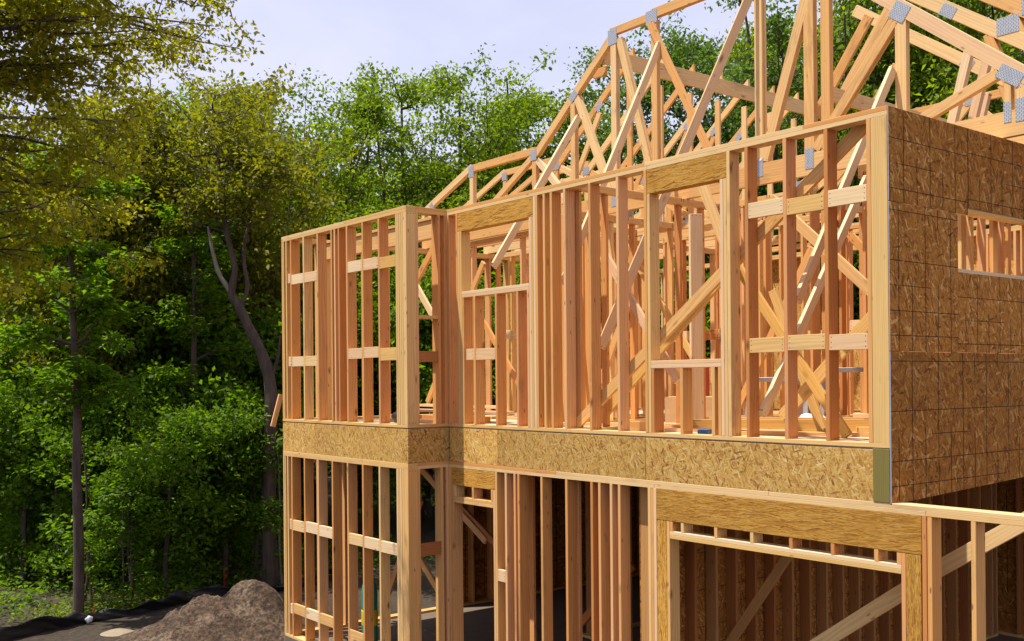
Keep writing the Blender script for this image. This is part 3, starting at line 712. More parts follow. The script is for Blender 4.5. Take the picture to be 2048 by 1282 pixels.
# lower storey braces
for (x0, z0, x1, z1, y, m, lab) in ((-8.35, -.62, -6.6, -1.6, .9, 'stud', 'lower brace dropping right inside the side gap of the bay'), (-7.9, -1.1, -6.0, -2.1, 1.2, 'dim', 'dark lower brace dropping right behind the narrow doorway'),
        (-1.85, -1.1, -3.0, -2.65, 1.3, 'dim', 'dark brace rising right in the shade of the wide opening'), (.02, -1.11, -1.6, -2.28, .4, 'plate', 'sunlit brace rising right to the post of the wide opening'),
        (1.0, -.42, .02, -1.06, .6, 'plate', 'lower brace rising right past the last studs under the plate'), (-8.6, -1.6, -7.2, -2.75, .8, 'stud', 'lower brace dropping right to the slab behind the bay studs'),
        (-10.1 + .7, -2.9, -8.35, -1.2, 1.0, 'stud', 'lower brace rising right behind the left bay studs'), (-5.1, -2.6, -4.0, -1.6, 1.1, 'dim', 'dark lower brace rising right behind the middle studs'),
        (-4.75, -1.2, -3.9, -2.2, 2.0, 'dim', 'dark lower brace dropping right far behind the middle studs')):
    s = Vector((-(z1 - z0), 0, x1 - x0)).normalized()
    brace(lab, (x0, y, z0), (x1, y, z1), .13 if y < .7 else .10, .04, m, s)
brace('orange board hanging outside the left end wall', (-9.70, -.60, .40), (-9.74, -.72, -.08), .075, .03, 'stud', (0, 1, 0), 'loose_board', 'board')

# ================================================================== THINGS ON THE DECK
def plank(lab, x0, y0, x1, y1, z, w_=.14, th=.038, mat='yellow', flat=True):
    return tag(board('lumber_plank', (x0, y0, z + (th if flat else w_) / 2), (x1, y1, z + (th if flat else w_) / 2), w_, th, mat, None, up=(y1 - y0, x0 - x1, 0) if flat else (0, 0, 1)), lab, 'plank', 'lumber lying on the deck')
plank('long plank on edge along the floor behind the right studs', -3.1, 1.0, -.9, 2.75, 0, .13, .04, 'yellow', False)
plank('long yellow plank lying behind the long plank on edge', -3.3, 1.35, -.7, 3.1, 0, .14, .04, 'yellow', False)
plank('long tan plank farthest back in the pile on the right', -3.3, 2.0, -.4, 4.3, 0, .14, .04, 'truss', False)
plank('plank lying flat in front of the pile by the corner', -2.4, .75, -.75, 1.55, 0, .12, .038, 'stud')
plank('short block lying on the deck nearest the corner post', -.95, 1.6, -.45, 1.95, 0, .10, .07, 'yellow')
plank('short offcut lying on the deck between the last two studs', -1.45, 1.75, -.98, 2.0, 0, .09, .07, 'yellow')
plank('pale plank lying under the second window', -3.45, .75, -1.9, 1.35, 0, .14, .038, 'pale')
plank('orange plank lying across behind the second window', -4.2, 1.2, -2.2, 1.9, 0, .10, .038, 'stud')
plank('tan plank lying behind the double studs', -5.4, 1.1, -3.9, 1.9, 0, .14, .04, 'truss')
plank('top plank of the stack in the bay mouth', -8.8, 1.35, -6.6, 1.2, .19, .14, .04, 'pale')
plank('middle plank of the stack in the bay mouth', -8.9, 1.1, -6.4, 1.15, .12, .2, .04, 'pale')
plank('dark plank lowest in the stack in the bay mouth', -8.7, .75, -6.5, .85, 0, .14, .09, 'stud')
plank('pink plank lying on the deck beside the stack in the bay mouth', -8.2, .4, -6.5, .5, 0, .10, .05, 'pale')
plank('plank lying far back under the rear partition', -4.6, 4.1, -2.0, 4.8, 0, .14, .09, 'truss')
plank('short piece standing at the foot of the stud left of the second window', -3.48, .5, -3.26, .62, 0, .1, .12, 'truss')
plank('offcut with a stamped side lying on the long plank', -1.75, 2.15, -1.45, 2.35, .14, .10, .05, 'pale')
def sawhorse(lab, cx, cy, ang, L, h):
    t = thing('sawhorse', lab, 'sawhorse', (cx, cy, 0), 'metal sawhorses on the deck')
    d = Vector((math.cos(ang), math.sin(ang), 0)); n = Vector((-d.y, d.x, 0)); c = Vector((cx, cy, 0))
    board('top_rail', c - d * L / 2 + Vector((0, 0, h)), c + d * L / 2 + Vector((0, 0, h)), .05, .07, 'metal', t)
    for s in (-1, 1):
        for q in (-1, 1):
            board('leg', c + d * s * L * .42 + n * q * .03 + Vector((0, 0, h - .02)), c + d * s * L * .45 + n * q * .22, .055, .03, 'metal', t, up=d)
        board('spreader', c + d * s * L * .43 - n * .12 + Vector((0, 0, .34)), c + d * s * L * .43 + n * .12 + Vector((0, 0, .34)), .03, .02, 'metal', t)
sawhorse('dull metal sawhorse behind the second window cripples', -2.85, 2.35, .42, .75, .56)
sawhorse('dull metal sawhorse behind the studs right of the second window', -1.95, 2.7, .42, 1.0, .66)
sawhorse('dull metal sawhorse farthest right near the corner', -1.55, 3.9, .42, .9, .74)
def carton(name, lab, cat, x, y, sx, sy, sz, mat, rz=0.0):
    t = thing(name, lab, cat, (x, y, 0))
    o = mesh_obj('body', [(-sx, -sy, 0), (sx, -sy, 0), (sx, sy, 0), (-sx, sy, 0), (-sx * 1.02, -sy * 1.02, sz), (sx * .99, -sy * 1.02, sz), (sx, sy, sz * .99), (-sx, sy, sz)],
                 [(3, 2, 1, 0), (0, 1, 5, 4), (1, 2, 6, 5), (2, 3, 7, 6), (3, 0, 4, 7), (4, 5, 6, 7)], mat, t)
    o.rotation_euler = (0, 0, rz)
    f = mesh_obj('flap', [(-sx, -sy, sz + .004), (sx, -sy, sz + .004), (sx, -.004, sz + .012), (-sx, -.004, sz + .012), (-sx, .004, sz + .012), (sx, .004, sz + .012), (sx, sy, sz + .004), (-sx, sy, sz + .004)],
                 [(0, 1, 2, 3), (4, 5, 6, 7)], mat, t); f.rotation_euler = (0, 0, rz)
    return t
carton('cardboard_box', 'large tan cardboard box left of the second window', 'box', -4.3, 2.6, .34, .3, .34, 'card', .4)
carton('cardboard_box', 'small pinkish carton behind the sawhorse under the second window', 'box', -3.0, 3.1, .2, .15, .27, 'cardp', .5)
carton('nail_box', 'small blue box on the deck under the second window', 'box', -2.30, .42, .055, .045, .06, 'blue', .2)
carton('tool_case', 'red case glimpsed between the studs left of the second window', 'case', -6.2, 4.6, .2, .2, .9, 'red', .2)
def lump(name, lab, cat, c, r, mat, seed, sq=(1, 1, .7)):
    import bmesh
    bm = bmesh.new(); bmesh.ops.create_icosphere(bm, subdivisions=3, radius=1)
    rg = np.random.default_rng(seed); ks = rg.normal(0, 2.2, (6, 3)); ph = rg.uniform(0, 6, 6)
    for v in bm.verts:
        p = np.array(v.co); f = 1 + .12 * sum(math.sin(k @ p + a) for k, a in zip(ks, ph)) / 1.6
        v.co = Vector((p[0] * r * f * sq[0], p[1] * r * f * sq[1], (p[2] * f + .75) * r * sq[2]))
    me = bpy.data.meshes.new(name); bm.to_mesh(me); bm.free(); me.materials.append(M[mat])
    me.polygons.foreach_set('use_smooth', [True] * len(me.polygons))
    o = bpy.data.objects.new(name, me); COL.objects.link(o); o.location = c
    return tag(o, lab, cat)
lump('plastic_bag', 'crumpled clear plastic bag on the deck right of the second window', 'bag', (-2.35, 2.3, 0), .12, 'white', 3, (1.4, 1, .8))
lump('hard_hat', 'small round white hat sitting on the bottom chord of the big truss', 'hat', (-2.73, 1.95, 2.99), .055, 'white', 5, (1, 1, .9))
lump('tool_bag', 'dark tool bag on the deck behind the bay studs', 'bag', (-7.75, .35, 0), .15, 'black', 9, (1.5, .8, .7))
t = thing('gas_bottle', 'green and yellow bottle standing inside the lower bay', 'bottle', (-8.35, .1, LZ))
def lathe(name, prof, mat, parent, loc=(0, 0, 0), n=20):
    V = []; F = []
    for r, z in prof:
        for k in range(n): V.append((r * math.cos(k * 2 * PI / n), r * math.sin(k * 2 * PI / n), z))
    for i in range(len(prof) - 1):
        for k in range(n): F.append((i * n + k, i * n + (k + 1) % n, (i + 1) * n + (k + 1) % n, (i + 1) * n + k))
    F.append(tuple(range((len(prof) - 1) * n, len(prof) * n)))
    return mesh_obj(name, V, F, mat, parent, loc, True)
PI = math.pi
lathe('body', [(.11, 0), (.115, .03), (.115, .75), (.10, .85), (.05, .92), (.04, .95)], 'green', t); lathe('collar', [(.118, .28), (.12, .30), (.12, .48), (.118, .50)], 'yel', t)

# ================================================================== GROUND AND WOOD
GZ = -3.4
def fbm(x, y, s=1.0):
    return (np.sin(x * .9 * s + 1.3) * np.cos(y * .8 * s - .4) + .5 * np.sin(x * 2.3 * s - y * 1.7 * s + 2) + .25 * np.sin(x * 5.1 * s + y * 4.3 * s)) / 1.75

def grid_mesh(name, xs, ys, zf, mat, smooth=True):
    Xg, Yg = np.meshgrid(xs, ys); Z = zf(Xg, Yg)
    V = np.stack([Xg.ravel(), Yg.ravel(), Z.ravel()], 1); nx, ny = len(xs), len(ys)
    ii = (np.arange(ny - 1)[:, None] * nx + np.arange(nx - 1)[None, :]).ravel()
    F = np.stack([ii, ii + 1, ii + 1 + nx, ii + nx], 1)
    return np_mesh(name, V, F, mat, smooth)

def np_mesh(name, V, F, mats, smooth=False, tint=None):
    me = bpy.data.meshes.new(name)
    nv, nf, k = len(V), len(F), F.shape[1]
    me.vertices.add(nv); me.vertices.foreach_set('co', np.asarray(V, np.float32).ravel())
    me.loops.add(nf * k); me.loops.foreach_set('vertex_index', np.asarray(F, np.int32).ravel())
    me.polygons.add(nf); me.polygons.foreach_set('loop_start', np.arange(0, nf * k, k, dtype=np.int32))
    me.polygons.foreach_set('loop_total', np.full(nf, k, np.int32))
    if smooth: me.polygons.foreach_set('use_smooth', np.ones(nf, bool))
    me.materials.append(M[mats] if isinstance(mats, str) else mats)
    me.update(calc_edges=True)
    if tint is not None:
        a = me.attributes.new('tint', 'FLOAT', 'POINT'); a.data.foreach_set('value', np.asarray(tint, np.float32))
    return me

def ground_mat():
    m, nt, b, out = new_mat('forest_floor'); g = G(nt)
    raw, v, rnd = objcoord(g, False)
    n1 = g.noise(v, .35, 4, .6); n2 = g.noise(v, 9, 5, .7); n3 = g.noise(v, 40, 3, .7)
    c = g.ramp(n2, [(.3, (.018, .012, .007)), (.55, (.042, .028, .016)), (.75, (.085, .06, .036))])
    c = g.mix(g.ramp(n1, [(.5, (0, 0, 0)), (.62, (.7, .7, .7))]), c, (.06, .041, .025, 1))
    c = g.mix(g.ramp(n3, [(.6, (0, 0, 0)), (.7, (.6, .6, .6))]), c, (.02, .035, .01, 1))
    g.l(c, b.inputs['Base Color']); b.inputs['Roughness'].default_value = .95
    g.bump(b, n2, .8, .05)
    return m
M['ground'] = ground_mat()
def dirt_mat():
    m, nt, b, out = new_mat('dug_soil'); g = G(nt)
    raw, v, rnd = objcoord(g, False)
    n1 = g.noise(v, 2.2, 6, .7, .8); n2 = g.noise(v, 14, 6, .75)
    c = g.ramp(n1, [(.3, (.075, .042, .022)), (.5, (.17, .105, .06)), (.66, (.30, .215, .14)), (.8, (.18, .10, .05))])
    c = g.mix(g.ramp(n2, [(.42, (.9, .9, .9)), (.58, (0, 0, 0))]), c, (.035, .022, .014, 1))
    g.l(c, b.inputs['Base Color']); b.inputs['Roughness'].default_value = .95
    g.bump(b, g.math('ADD', n2, n1), 1.0, .08)
    return m
M['dirt'] = dirt_mat()
def gz(x, y):
    hollow = np.exp(-(((x + 3) / 9.) ** 2 + ((y - 3) / 7.) ** 2))
    return GZ + .10 * fbm(x, y, .6) * (1 - hollow) - .12 * hollow + .012 * np.clip(-x - 22, 0, 60) + .0 * y
xs = np.concatenate([np.linspace(-400, -62, 18), np.linspace(-60, 20, 161), np.linspace(22, 400, 18)])
ys = np.concatenate([np.linspace(-400, -32, 18), np.linspace(-30, 60, 181), np.linspace(62, 400, 18)])
o = bpy.data.objects.new('ground', grid_mesh('ground', xs, ys, gz, 'ground')); COL.objects.link(o); tag(o, 'dark leaf littered ground under the trees', 'ground', None, 'structure')

# dirt pile
_rg = np.random.default_rng(91)
_K = [(f * np.cos(a), f * np.sin(a), ph, 1.0 / f) for f, a, ph in zip(_rg.uniform(5, 70, 46), _rg.uniform(0, 6.28, 46), _rg.uniform(0, 6.28, 46))]
def rough(x, y):
    return sum(w * np.abs(np.sin((kx * x + ky * y) * .5 + p + .8 * np.sin(y * 3 + p))) for kx, ky, p, w in _K)
xs = np.linspace(-13.4, -9.2, 260); ys = np.linspace(-3.4, 1.6, 280)
def pile(x, y):
    a = np.exp(-(((x + 11.05) / .85) ** 2 + ((y + .45) / .62) ** 2)) * .95
    b = np.exp(-(((x + 11.2) / .95) ** 2 + ((y + 1.25) / .8) ** 2)) * .66
    c = np.exp(-(((x + 10.6) / .9) ** 2 + ((y + 1.6) / 1.0) ** 2)) * .35
    h = np.maximum.reduce([a, b, c]) * .75 + (a + b + c) * .18
    rg = np.abs(np.sin(x * 5 + np.sin(y * 4) * 1.2)) * .07 + fbm(x, y, 5) * .06 + fbm(x + 3, y - 2, 13) * .03 + rough(x, y) * .085 - .16
    return gz(x, y) - .06 + h * 1.0 + rg * np.clip(h * 3, 0, 1)
o = bpy.data.objects.new('dirt_pile', grid_mesh('dirt_pile', xs, ys, pile, 'dirt')); COL.objects.link(o); tag(o, 'heap of grey brown dug soil at the left corner of the house', 'dirt pile')

# silt fence
t = thing('silt_fence', 'low sagging black silt fence along the foot of the wood', 'fence', (-13.5, -.8, GZ))
P = np.array([(-12.6, -4.2), (-13.3, -3.0), (-13.55, -2.2), (-13.55, -1.3), (-13.75, -.5), (-13.6, .8), (-13.75, 1.8), (-14.3, 3.2)])
tt = np.linspace(0, len(P) - 1, 140); k = np.minimum(tt.astype(int), len(P) - 2); f = (tt - k)[:, None]
C = P[k] * (1 - f) + P[k + 1] * f
rows = []
for j in range(7):
    z = gz(C[:, 0], C[:, 1]) - .03 + j / 6 * (.23 + .05 * np.sin(tt * 2.1) + .03 * np.sin(tt * 9))
    off = .07 * np.sin(tt * 3.3 + j * .7) * (j / 6) + .025 * np.sin(tt * 17 + j * 2.0)
    rows.append(np.stack([C[:, 0] + off + .05 * j / 6, C[:, 1], z], 1))
V = np.concatenate(rows) - np.array(t.location); n = len(tt)
ii = (np.arange(6)[:, None] * n + np.arange(n - 1)[None, :]).ravel()
o = bpy.data.objects.new('fabric', np_mesh('fabric', V, np.stack([ii, ii + 1, ii + 1 + n, ii + n], 1), 'black', True)); COL.objects.link(o); o.parent = t
sm = o.modifiers.new('thick', 'SOLIDIFY'); sm.thickness = .006
for q in P: board('stake', (q[0] - .06, q[1], GZ - .1), (q[0] - .06, q[1], GZ + .2), .035, .035, 'dim', t, up=(0, 1, 0))
tag(board('survey_stake', (-14.55, .52, GZ), (-14.53, .50, GZ + .40), .03, .02, 'red', None, up=(0, 1, 0)), 'thin red survey stake in the dark wood behind the dirt pile', 'stake')
lump('plastic_bag', 'crumpled white bag on the ground at the end of the silt fence', 'bag', (-13.35, -2.35, GZ), .05, 'white', 21, (.9, 1.2, 1.2))
xs = np.linspace(-12.9, -11.9, 26); ys = np.linspace(-2.7, -1.75, 26)
o = bpy.data.objects.new('sand_patch', grid_mesh('sand_patch', xs, ys, lambda x, y: gz(x, y) - .05 + .11 * np.exp(-(((x + 12.4) / .33) ** 2 + ((y + 2.2) / .28) ** 2)), flat_mat('pale_sand', (.26, .21, .14), .95, 0, .3, 12, .3))); COL.objects.link(o); tag(o, 'small spill of pale sand left of the dirt pile', 'sand')

# ------------------------------------------------------------------ trees
def tubes(paths, sides=6):
    """paths: list of (points Nx3, radii N) -> V, F"""
    Vs, Fs, base = [], [], 0
    for P, r in paths:
        P = np.asarray(P, float); n = len(P)
        T = np.gradient(P, axis=0); T /= np.linalg.norm(T, axis=1)[:, None] + 1e-9
        ref = np.tile(np.array([[.31, .87, .13]]), (n, 1))
        A = np.cross(T, ref); A /= np.linalg.norm(A, axis=1)[:, None] + 1e-9
        B = np.cross(T, A); th = np.arange(sides) * 2 * np.pi / sides
        ring = P[:, None, :] + np.asarray(r)[:, None, None] * (A[:, None, :] * np.cos(th)[None, :, None] + B[:, None, :] * np.sin(th)[None, :, None])
        Vs.append(ring.reshape(-1, 3))
        i = np.arange(n - 1)[:, None] * sides; j = np.arange(sides)[None, :]; j2 = (j + 1) % sides
        Fs.append(np.stack([i + j, i + j2, i + sides + j2, i + sides + j], -1).reshape(-1, 4) + base); base += n * sides
    return np.concatenate(Vs), np.concatenate(Fs)

def leaves(centers, per, rad, ll, rng, flat=.55, droop=.25):
    """folded diamond leaves scattered round cluster centres; returns V, F, tint"""
    n = len(centers) * per
    C = np.repeat(centers, per, 0)
    ct = np.repeat(np.clip(rng.normal(.42, .22, len(centers)), 0, 1), per)
    d = rng.normal(0, 1, (n, 3)); d /= np.linalg.norm(d, axis=1)[:, None]
    d *= (rng.uniform(0, 1, n) ** .45)[:, None] * rad
    d[:, 2] *= .7
    pos = C + d
    nrm = rng.normal(0, flat, (n, 3)); nrm[:, 2] += 1.0; nrm /= np.linalg.norm(nrm, axis=1)[:, None]
    a = rng.normal(0, 1, (n, 3)) + d * 1.2 / rad; a[:, 2] -= droop
    a -= nrm * (a * nrm).sum(1)[:, None]; a /= np.linalg.norm(a, axis=1)[:, None] + 1e-9
    s = np.cross(nrm, a)
    L = ll * rng.uniform(.65, 1.35, n)[:, None]; W = L * rng.uniform(.24, .36, n)[:, None]
    v0 = pos; v1 = pos + a * L * .45 + s * W + nrm * L * .06; v2 = pos + a * L - nrm * L * .12; v3 = pos + a * L * .45 - s * W + nrm * L * .06
    V = np.stack([v0, v1, v2, v3], 1).reshape(-1, 3)
    q = np.arange(n)[:, None] * 4
    F = np.concatenate([q + np.array([[0, 1, 2]]), q + np.array([[0, 2, 3]])], 1).reshape(-1, 3)
    tint = np.repeat(np.clip(ct + rng.normal(0, .16, n), 0, 1), 4)
    return V, F, tint

def bend(p0, d, L, n, rng, wob=.12, lift=.0):
    P = [np.array(p0, float)]; d = np.array(d, float); d /= np.linalg.norm(d)
    for i in range(n):
        d = d + rng.normal(0, wob, 3) + np.array([0, 0, lift]); d /= np.linalg.norm(d)
        P.append(P[-1] + d * L / n)
    return np.array(P)

def gen_tree(seed, Ht, Rc, base, kind, nleaf, ll):
    """returns trunk (V,F) and crown (V,F,tint); height Ht, crown radius Rc, crown starts at height base"""
    rng = np.random.default_rng(seed)
    paths, cl = [], []
    r0 = .014 * Ht * (.8 if kind in ('slim', 'deep') else 1.0)
    stems = []
    if kind == 'vase':
        trunk = bend((0, 0, 0), (0, 0, 1), Ht * .30, 6, rng, .05); paths.append((trunk, np.linspace(r0 * 1.3, r0, 7)))
        for k in range(8):
            az = k * 2 * np.pi / 8 + rng.normal(0, .25); sp = rng.uniform(.16, .46)
            q = trunk[rng.integers(3, 7)]
            L = (Ht - q[2]) * rng.uniform(.82, 1.02)
            st = bend(q, (np.cos(az) * sp, np.sin(az) * sp, 1), L, 12, rng, .05, .012)
            stems.append((st, r0 * .42))
    else:
        st = bend((0, 0, 0), (rng.normal(0, .04), rng.normal(0, .04), 1), Ht * .97, 14, rng, .055, .03)
        st = st - np.linspace(0, 1, len(st))[:, None] * np.array([st[-1, 0], st[-1, 1], 0]) * .85
        stems.append((st, r0))
        if kind in ('airy', 'bush', 'blue', 'olive'):
            for k in range(3):
                q = st[rng.integers(4, 8)]; az = rng.uniform(0, 6.28)
                stems.append((bend(q, (np.cos(az) * .45, np.sin(az) * .45, 1), (Ht - q[2]) * rng.uniform(.7, .92), 10, rng, .07, .05), r0 * .5))
    for st, r in stems:
        n = len(st); paths.append((st, r * (1 - .9 * np.linspace(0, 1, n) ** 1.1) + .008))
    nb = {'vase': 11, 'airy': 16, 'slim': 26, 'bush': 20, 'deep': 30, 'blue': 20, 'olive': 20, 'mid': 26, 'thin': 26}[kind]
    for st, r in stems:
        for b in range(nb):
            t = rng.uniform(0, 1) ** .8
            i = t * (len(st) - 1); k = int(min(i, len(st) - 2)); q = st[k] * (1 - (i - k)) + st[k + 1] * (i - k)
            if q[2] < base: 
                if rng.uniform() < .75: continue
            h = np.clip((q[2] - base) / (Ht - base), 0, 1)
            prof = {'vase': .55 + .2 * h, 'slim': .9 - .5 * h}.get(kind, (np.sin(np.pi * (.18 + .78 * h)) ** .7))
            L = Rc * prof * rng.uniform(.45, 1.05) * (.55 if kind == 'vase' else 1)
            az = rng.uniform(0, 6.28); up = rng.uniform(.05, .9) if kind != 'deep' else rng.uniform(-.15, .45)
            br = bend(q, (np.cos(az), np.sin(az), up), L, 6, rng, .16, .05 if kind != 'deep' else -.02)
            paths.append((br, np.linspace(r * .26, .006, 7)))
            for s in range(5):
                j = rng.integers(1, 7); az2 = az + rng.normal(0, .9)
                tw = bend(br[j], (np.cos(az2), np.sin(az2), rng.uniform(-.1, .7)), L * rng.uniform(.22, .5) + .15, 3, rng, .2)
                paths.append((tw, np.linspace(.010, .003, 4)))
                cl += [tw[-1], tw[2], tw[1]]
            cl += [br[-1], br[-2], br[4]]
        for z in range(4): cl.append(st[-1] + rng.normal(0, .22, 3)); 
    cl = np.array(cl) + rng.normal(0, .10, (len(cl), 3))
    k = Ht / (np.percentile(cl[:, 2], 99.5) + .2)
    cl[:, 2] *= k; paths = [(p * np.array([1, 1, k]), r) for p, r in paths]
    per = max(3, int(nleaf / len(cl)))
    return tubes(paths, 6), leaves(cl, per, .36 if kind != 'deep' else .42, ll, rng, 1.3)

KIND_LEAF = {'mid': 'leafB', 'thin': 'leafB', 'vase': 'leafA', 'slim': 'leafA', 'airy': 'leafA', 'bush': 'leafA', 'deep': 'leafB', 'blue': 'leafD', 'olive': 'leafC'}
TREES = {}
SPEC = {  # kind: (height, crown radius, crown base, leaves, leaf length, variants)
    'vase': (13, 3.4, 5.0, 17000, .125, 1), 'slim': (13, 1.7, 5.5, 11000, .125, 2), 'airy': (13.5, 2.7, 4.5, 19000, .125, 2),
    'bush': (11, 3.0, 2.0, 24000, .125, 3), 'deep': (5.0, 1.9, .25, 11000, .115, 3), 'thin': (5.0, 1.7, 1.7, 8500, .12, 3), 'mid': (7.3, 2.3, .9, 17000, .12, 3), 'blue': (14, 2.3, 3.0, 21000, .115, 2), 'olive': (11, 2.6, 3.5, 24000, .13, 1)}
for kd, (h, rc, bs, nl, ll, nvar) in SPEC.items():
    TREES[kd] = []
    for q in range(nvar):
        (tv, tf), (lv, lf, ti) = gen_tree(100 + 17 * len(TREES) + q, h, rc, bs, kd, nl, ll)
        TREES[kd].append((h, rc, np_mesh('trunk', tv, tf, 'bark', True), np_mesh('crown', lv, lf, KIND_LEAF[kd], False, ti)))
def tree(x, y, h, rc, kind, label, group=None, rz=None, var=None):
    v = TREES[kind][random.randrange(len(TREES[kind])) if var is None else var]
    t = thing('tree', label, 'tree', (x, y, float(gz(np.array(x), np.array(y))) - .03), group)
    s = h / v[0]; sx = .5 * s + .5 * rc / v[1]
    t.rotation_euler = (0, 0, random.uniform(0, 6.28) if rz is None else rz); t.scale = (sx, sx, s)
    for nm, me in (('trunk', v[2]), ('crown', v[3])):
        o = bpy.data.objects.new(nm, me); COL.objects.link(o); o.parent = t
    return t
